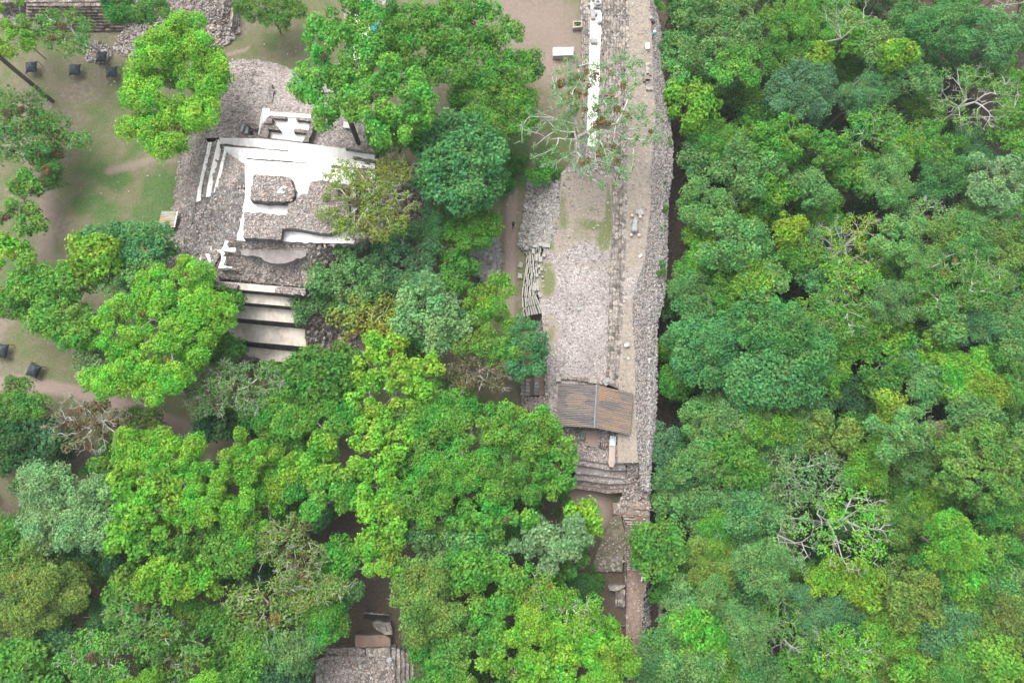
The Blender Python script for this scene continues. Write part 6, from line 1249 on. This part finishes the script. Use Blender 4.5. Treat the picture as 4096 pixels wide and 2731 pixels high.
FL = {(1590,236): 'bright lime dense tree at the wall foot, right of the sparse air-plant tree', (1842,205): 'round dense bluish grey-green tree in the upper forest', (1945,28): 'leafless white-branched tree cut by the top edge', (2240,228): 'fan-shaped tree with many pale branches, upper right forest',
      (1812,525): 'small vivid yellow-green tree alone among darker crowns right of the sculpture', (1955,560): 'fan-branched yellowish tree in the middle of the forest', (1850,1085): 'leafless white-branched tree below the broad dark trees', (1822,1240): 'grey dead tree standing upright left of the larger half-bare tree',
      (1960,1215): 'half-bare tree with pale limbs and lime leaves, lower forest', (1790,1432): 'fan-shaped half-bare tree near the bottom, right of the ledge', (1512,1262): 'round smooth green tree overhanging the river ledge steps', (1515,1015): 'small bluish rounded tree touching the wall below the rusty roof', (2250,1070): 'large pale olive tree near the right edge',
      (1655,62): 'large grey-green feathery tree right of the climbing visitors', (2330,20): 'bare pale tree in the top right corner', (1612,800): 'dark dense tree nearest the wall, right of the cobbled court', (1765,865): 'broadest dark dense tree right of the rusty roof', (2160,1000): 'small grey leafless tree in a gap near the right edge'}
MIXC = {'yel': ('fresh', .40), 'dark': ('mid', .30), 'blue': ('mid', .25), 'lime': ('fresh', .35), 'grey': ('mid', .15)}
for k_, (w_, f_) in MIXC.items(): LC['f_'+k_] = tuple(a*(1-f_)+b_*f_ for a, b_ in zip(LC[k_], LC[w_])); CN['f_'+k_] = CN[k_]
for row in FR.split('\n'):
    for it in row.split('|'):
        f = it.split(','); u, v, rx, ry = map(int, f[:4]); cc_ = f[5] if (u, v) in FL or f[5] not in MIXC else 'f_'+f[5]; L_(u, v, rx*1.06, ry*1.06, f[4], cc_, H=float(f[6])*1.12+float(np.random.default_rng(u*7+v).normal(0, 2.0)), label=FL.get((u, v)), k=1.12 if f[4] in ('feather', 'vine') else (1.3 if f[4] in ('sparse', 'bare') else 1.05))

# trees whose crowns reach in over the borders of the photograph
rg = np.random.default_rng(77); BT = [(2395, v_) for v_ in range(-30, 1640, 92)]+[(u_, -45) for u_ in range(1580, 2360, 96)]+[(u_, 1612) for u_ in list(range(20, 620, 104))+list(range(960, 2360, 100))]
for u_, v_ in BT:
    a = 50+18*rg.random(); L_(u_+rg.normal(0, 10), v_+rg.normal(0, 8), a, a*.92, ['feather', 'feather', 'tuft'][rg.integers(3)], (['f_grey', 'mid', 'fresh', 'olive'] if u_ > 1480 else ['mid', 'fresh', 'lime', 'mid'])[rg.integers(4)], H=13+3*rg.random(), k=1.1)
# --- labels that single out every tree
LMK = [('the pyramid summit', 640, 470), ('the cream stairs', 620, 730), ('the rusty roof', 1365, 935), ('the cobbled court', 1330, 740), ('the reclining sculpture', 1458, 520), ('the white info board', 1490, 103), ('the river ledge', 1458, 1380),
       ('the lower stone platform', 840, 1510), ('the round bluish tree', 1842, 205), ('the leafless white-branched tree', 1850, 1085), ('the vivid yellow-green tree', 1812, 525), ('the pale dome-shaped tree', 148, 1165), ('the broadest dark tree', 1765, 865), ('the large pale olive tree', 2250, 1070),
       ('the fan-shaped pale-branched tree', 2240, 228), ('the fan-branched yellowish tree', 1955, 560), ('the lower right corner', 2352, 1568), ('the upper right corner', 2352, 0), ('the lower left corner', 0, 1568), ('the half-bare pale tree', 1960, 1215), ('the dense olive tree', 975, 1375), ('the yellow-green clumped tree', 912, 862), ('the twiggy ochre tree', 208, 975)]
ORD = ['nearest', 'second', 'third', 'fourth', 'fifth', 'sixth', 'seventh', 'eighth']
keys = {}
for t in TREES:
    if t['label'] is None:
        size = 'large' if t['r'] > 74 else ('small' if t['r'] < 47 else 'medium')
        desc = f"{size} {CN[t['col']]} {SN[t['style']]} tree"
        d = [(math.hypot(t['u']-x, t['v']-y), n, x, y) for n, x, y in LMK]; D0, n, x, y = min(d)
        dx, dy = t['u']-x, t['v']-y
        if 'corner' in n: w = 'near'
        else:
            a = math.degrees(math.atan2(-dy, dx)) % 360; w = ['right of', 'upper right of', 'above', 'upper left of', 'left of', 'lower left of', 'below', 'lower right of'][int((a+22.5)//45) % 8]
        keys.setdefault((desc, w, n), []).append((D0, t))
    t['o']['group'] = 'forest trees right of the retaining wall' if t['u'] > 1480 else ('trees of the lower left forest' if t['v'] > 1000 else 'trees among the ruins')
for (desc, w, n), l in keys.items():
    l.sort(key=lambda x: x[0])
    for i, (_, t) in enumerate(l):
        t['o']['label'] = f"{desc} {w} {n}" if len(l) == 1 else (f"{desc} {w} {n}, " + ('nearest' if i == 0 else ORD[i]+' nearest'))

# --- shrubs and weeds
def shrub(u, v, z, r, colr, label, name='shrub', cat='shrub', hgt=.8, L=.24):
    SEED[0] += 1; rng = np.random.default_rng(SEED[0]); p = P(u, v, z); n = max(3, int(r*r*5)); q = rng.normal(0, .42*r, (n, 2))
    cs = np.column_stack([p[0]+q[:, 0], p[1]+q[:, 1], z+hgt*(.25+.5*rng.random(n))]); V, F = clump_leaves(cs, (.36+.2*rng.random(n))*min(1.3, .6+r*.5), L, 1.5, .9, rng)
    segs = [(np.array((p[0], p[1], z-.1)), c, .03, .015) for c in cs]
    t = thing(name, p, label, cat, 'small plants on the wall and stones' if name == 'shrub' else None)
    V2, F2 = tubes(segs, 4); link('stems', raw_mesh('stems', V2, F2, [M['bark']]), t)
    o = link('foliage', raw_mesh('foliage', V, F, [M['leaf']]), t); o.color = (*LC[colr], 1); return t
shrub(*zW(1265,100), 4.6, 1.2, 'fresh', 'leafy shrub on the wall crest at the top edge, just above the visitors', hgt=1.2)
shrub(*zW(1287,770), 4.8, 1.0, 'dark', 'dark shrub on the cobble slope right of the white info board')
for x, y, c, lb in [(1497,257,'mid','green weed on the cobble slope right of the reclining sculpture, near the outer rim'), (1440,412,'fresh','small weed on the cobble slope beside the sculpture lower end'), (1453,690,'grey','pale weed on the cobble slope right of the white boulder'), (1425,770,'mid','weed low on the inner cobble slope where the wall bends'), (1470,757,'mid','weed at the outer rim where the wall bends'), (1460,90,'mid','weed high on the cobble slope right of the long steps')]:
    shrub(*zC(x, y), 4.8, .55, c, lb, hgt=.4)
for x, y, c, lb in [(1290,663,'yel','bright yellow-green weed on the cobble slope right of the cement floor'), (1328,462,'dark','dark weed on the cobble slope right of the rusty roof'), (1332,618,'dark','dark weed at the rim of the cobble slope, right of the roof lower edge'), (1318,768,'lime','tiny lime weed on the cobble slope near its lower end')]:
    shrub(*zD(x, y), 4.9, .5, c, lb, hgt=.4)
shrub(*zN(1518,1120), 4.2, .5, 'fresh', 'small bright weed near the wall rim below the sparse tree', hgt=.4)
shrub(PLANTER_C[0]*0+zN(804,190)[0], zN(804,190)[1], .55, .55, 'dark', 'dark green leaves filling the square stone planter', 'planter_plant', 'plant', .12)
for k_, (u, v, r, c, lb) in enumerate([(1330,1260,1.6,'dark','low bush on the stony bank left of the ledge steps'), (1365,1330,1.5,'mid','mid-green bush low on the stony bank, nearest the ledge wall'), (1300,1330,1.8,'deep','deep green bush beside the fallen roots above the lime trees'), (1175,385,2.6,'fresh','low fresh green bush between the dark round tree and the rubble slope'), (1160,430,2.0,'fresh','low bush at the upper end of the earth path'), (1590,450,1.4,'deep','dark bush on the brown ground below the wall')]):
    g = PD(u, v, LOW if u > 1535 else .3); shrub(u*1.7415, v*1.7415, float(gz(g[0], g[1]))+.1, r, c, lb, 'bush', 'bush', 1.1, .3)
# --- undergrowth of the forest floor, uncountable
rng = np.random.default_rng(9)
def mass(name, n, cond, colr, rlo, rhi, hh, L, seed):
    rng = np.random.default_rng(seed); q = np.column_stack([rng.uniform(-92, 100, n*6), rng.uniform(-62, 100, n*6)]); u, v = proj(q[:, 0], q[:, 1], gz(q[:, 0], q[:, 1])+1)
    q = q[cond(q, u, v)][:n]; r = rlo+(rhi-rlo)*rng.random(len(q))**1.5
    cs = np.column_stack([q, gz(q[:, 0], q[:, 1])+r*.5+hh*rng.random(len(q))**2]); V, F = clump_leaves(cs, r, L, .8, .9, rng)
    o = link(name, raw_mesh(name, V, F, [M['leaf']])); o.color = (*LC[colr], 1); tag(o, kind='stuff'); return o
mass('undergrowth', 2600, lambda q, u, v: (q[:, 0] > edge_x(q[:, 1])+5+2*vnoise(np.stack([q[:, 0]*.2, q[:, 1]*.2, 0*u], -1), 2)) & (fbm(np.stack([q[:, 0]*.13, q[:, 1]*.13, 0*u], -1), 12) > .33), 'deep', .5, 1.6, 2.6, .40, 1)
mass('undergrowth', 1100, lambda q, u, v: (q[:, 0] > edge_x(q[:, 1])+6) & (fbm(np.stack([q[:, 0]*.13, q[:, 1]*.13, 0*u], -1), 15) > .46), 'deep', .5, 1.3, 3.2, .38, 2)
mass('undergrowth', 1700, lambda q, u, v: (u < 1310) & (v > 1075) & ((np.abs(u-850) > 150) | (v < 1130)) & (fbm(np.stack([q[:, 0]*.13, q[:, 1]*.13, 0*u], -1), 22) > .36), 'mid', .5, 1.5, 2.6, .40, 3)
mass('undergrowth', 120, lambda q, u, v: (u < 150) & (v > 930), 'dark', .5, 1.2, 1.2, .38, 4)
mass('undergrowth', 260, lambda q, u, v: (np.abs(u-1170) < 50) & (np.abs(v-365) < 70), 'fresh', .3, .8, .3, .28, 5)
mass('undergrowth', 150, lambda q, u, v: (np.abs(u-1275) < 45) & (np.abs(v-335) < 60), 'fresh', .3, .8, .3, .28, 6)
mass('undergrowth', 75, lambda q, u, v: (np.abs(u-1335-(v-1265)*.1) < 42) & (np.abs(v-1265) < 85) & (vnoise(np.stack([q[:, 0]*.4, q[:, 1]*.4, 0*u], -1), 2) > .45), 'dark', .2, .65, .3, .26, 7)
mass('undergrowth', 40, lambda q, u, v: (np.abs(u-1395) < 30) & (np.abs(v-1345) < 22), 'mid', .25, .6, .6, .28, 8)
# scattered stones on the forest floor below the wall
n = 1400; q = np.column_stack([rng.uniform(2, 10, n), rng.uniform(-60, 100, n)]); q[:, 0] = edge_x(q[:, 1])+1.5+np.abs(rng.normal(0, 3.0, n))
tag(link('forest_floor_stones', stones_mesh('forest_floor_stones', np.column_stack([q, gz(q[:, 0], q[:, 1])+.03]), .12, .5, M['litterstone'], 3)), kind='stuff')
# small pale stones on the plazas
q = []
for (u0, v0, u1, v1, n) in ((470,200,700,560,60), (1060,10,1330,230,26), (240,100,560,300,120), (600,90,720,150,60), (1165,440,1205,700,40), (60,150,420,460,50)):
    for _ in range(n): q.append(PD(rng.uniform(u0, u1)*.999, rng.uniform(v0, v1), .02))
q = np.array(q); u, v = proj(q[:, 0], q[:, 1], q[:, 2]); q = q[~((u > 370) & (u < 1000) & (v > 130))]
tag(link('scattered_stones', stones_mesh('scattered_stones', q, .08, .34, M['loose_pale'], 8)), kind='stuff')

# pale pebbles on the walkway and the grassy half of the court
def pebbles(rows, n, seed, dz): return scatter_rows(rows, n, seed, dz)
q = np.concatenate([pebbles(WK, 1100, 41, .03), pebbles(CR[:4], 700, 42, .03), pebbles(CR[3:], 500, 43, .02)])
tag(link('scattered_stones', stones_mesh('scattered_stones', q, .07, .30, M['loose_pale'], 44)), kind='stuff')

# the thin milky air of the valley
HAZE = 0.00018
if HAZE:
    m = MB(); m.box((0, 10, (CAM_H+6-16)/2), 900, 900, CAM_H+6+16); hz_ = m.build('haze', bpy.data.materials.new('valley_haze'))
    hm = hz_.data.materials[0]; hm.use_nodes = True; ht = hm.node_tree; ht.nodes.remove(ht.nodes['Principled BSDF'])
    pv = ht.nodes.new('ShaderNodeVolumePrincipled'); pv.inputs['Color'].default_value = (.90, .95, 1.0, 1); pv.inputs['Density'].default_value = HAZE; pv.inputs['Anisotropy'].default_value = .2
    ht.links.new(pv.outputs[0], ht.nodes['Material Output'].inputs['Volume']); tag(hz_, kind='stuff')
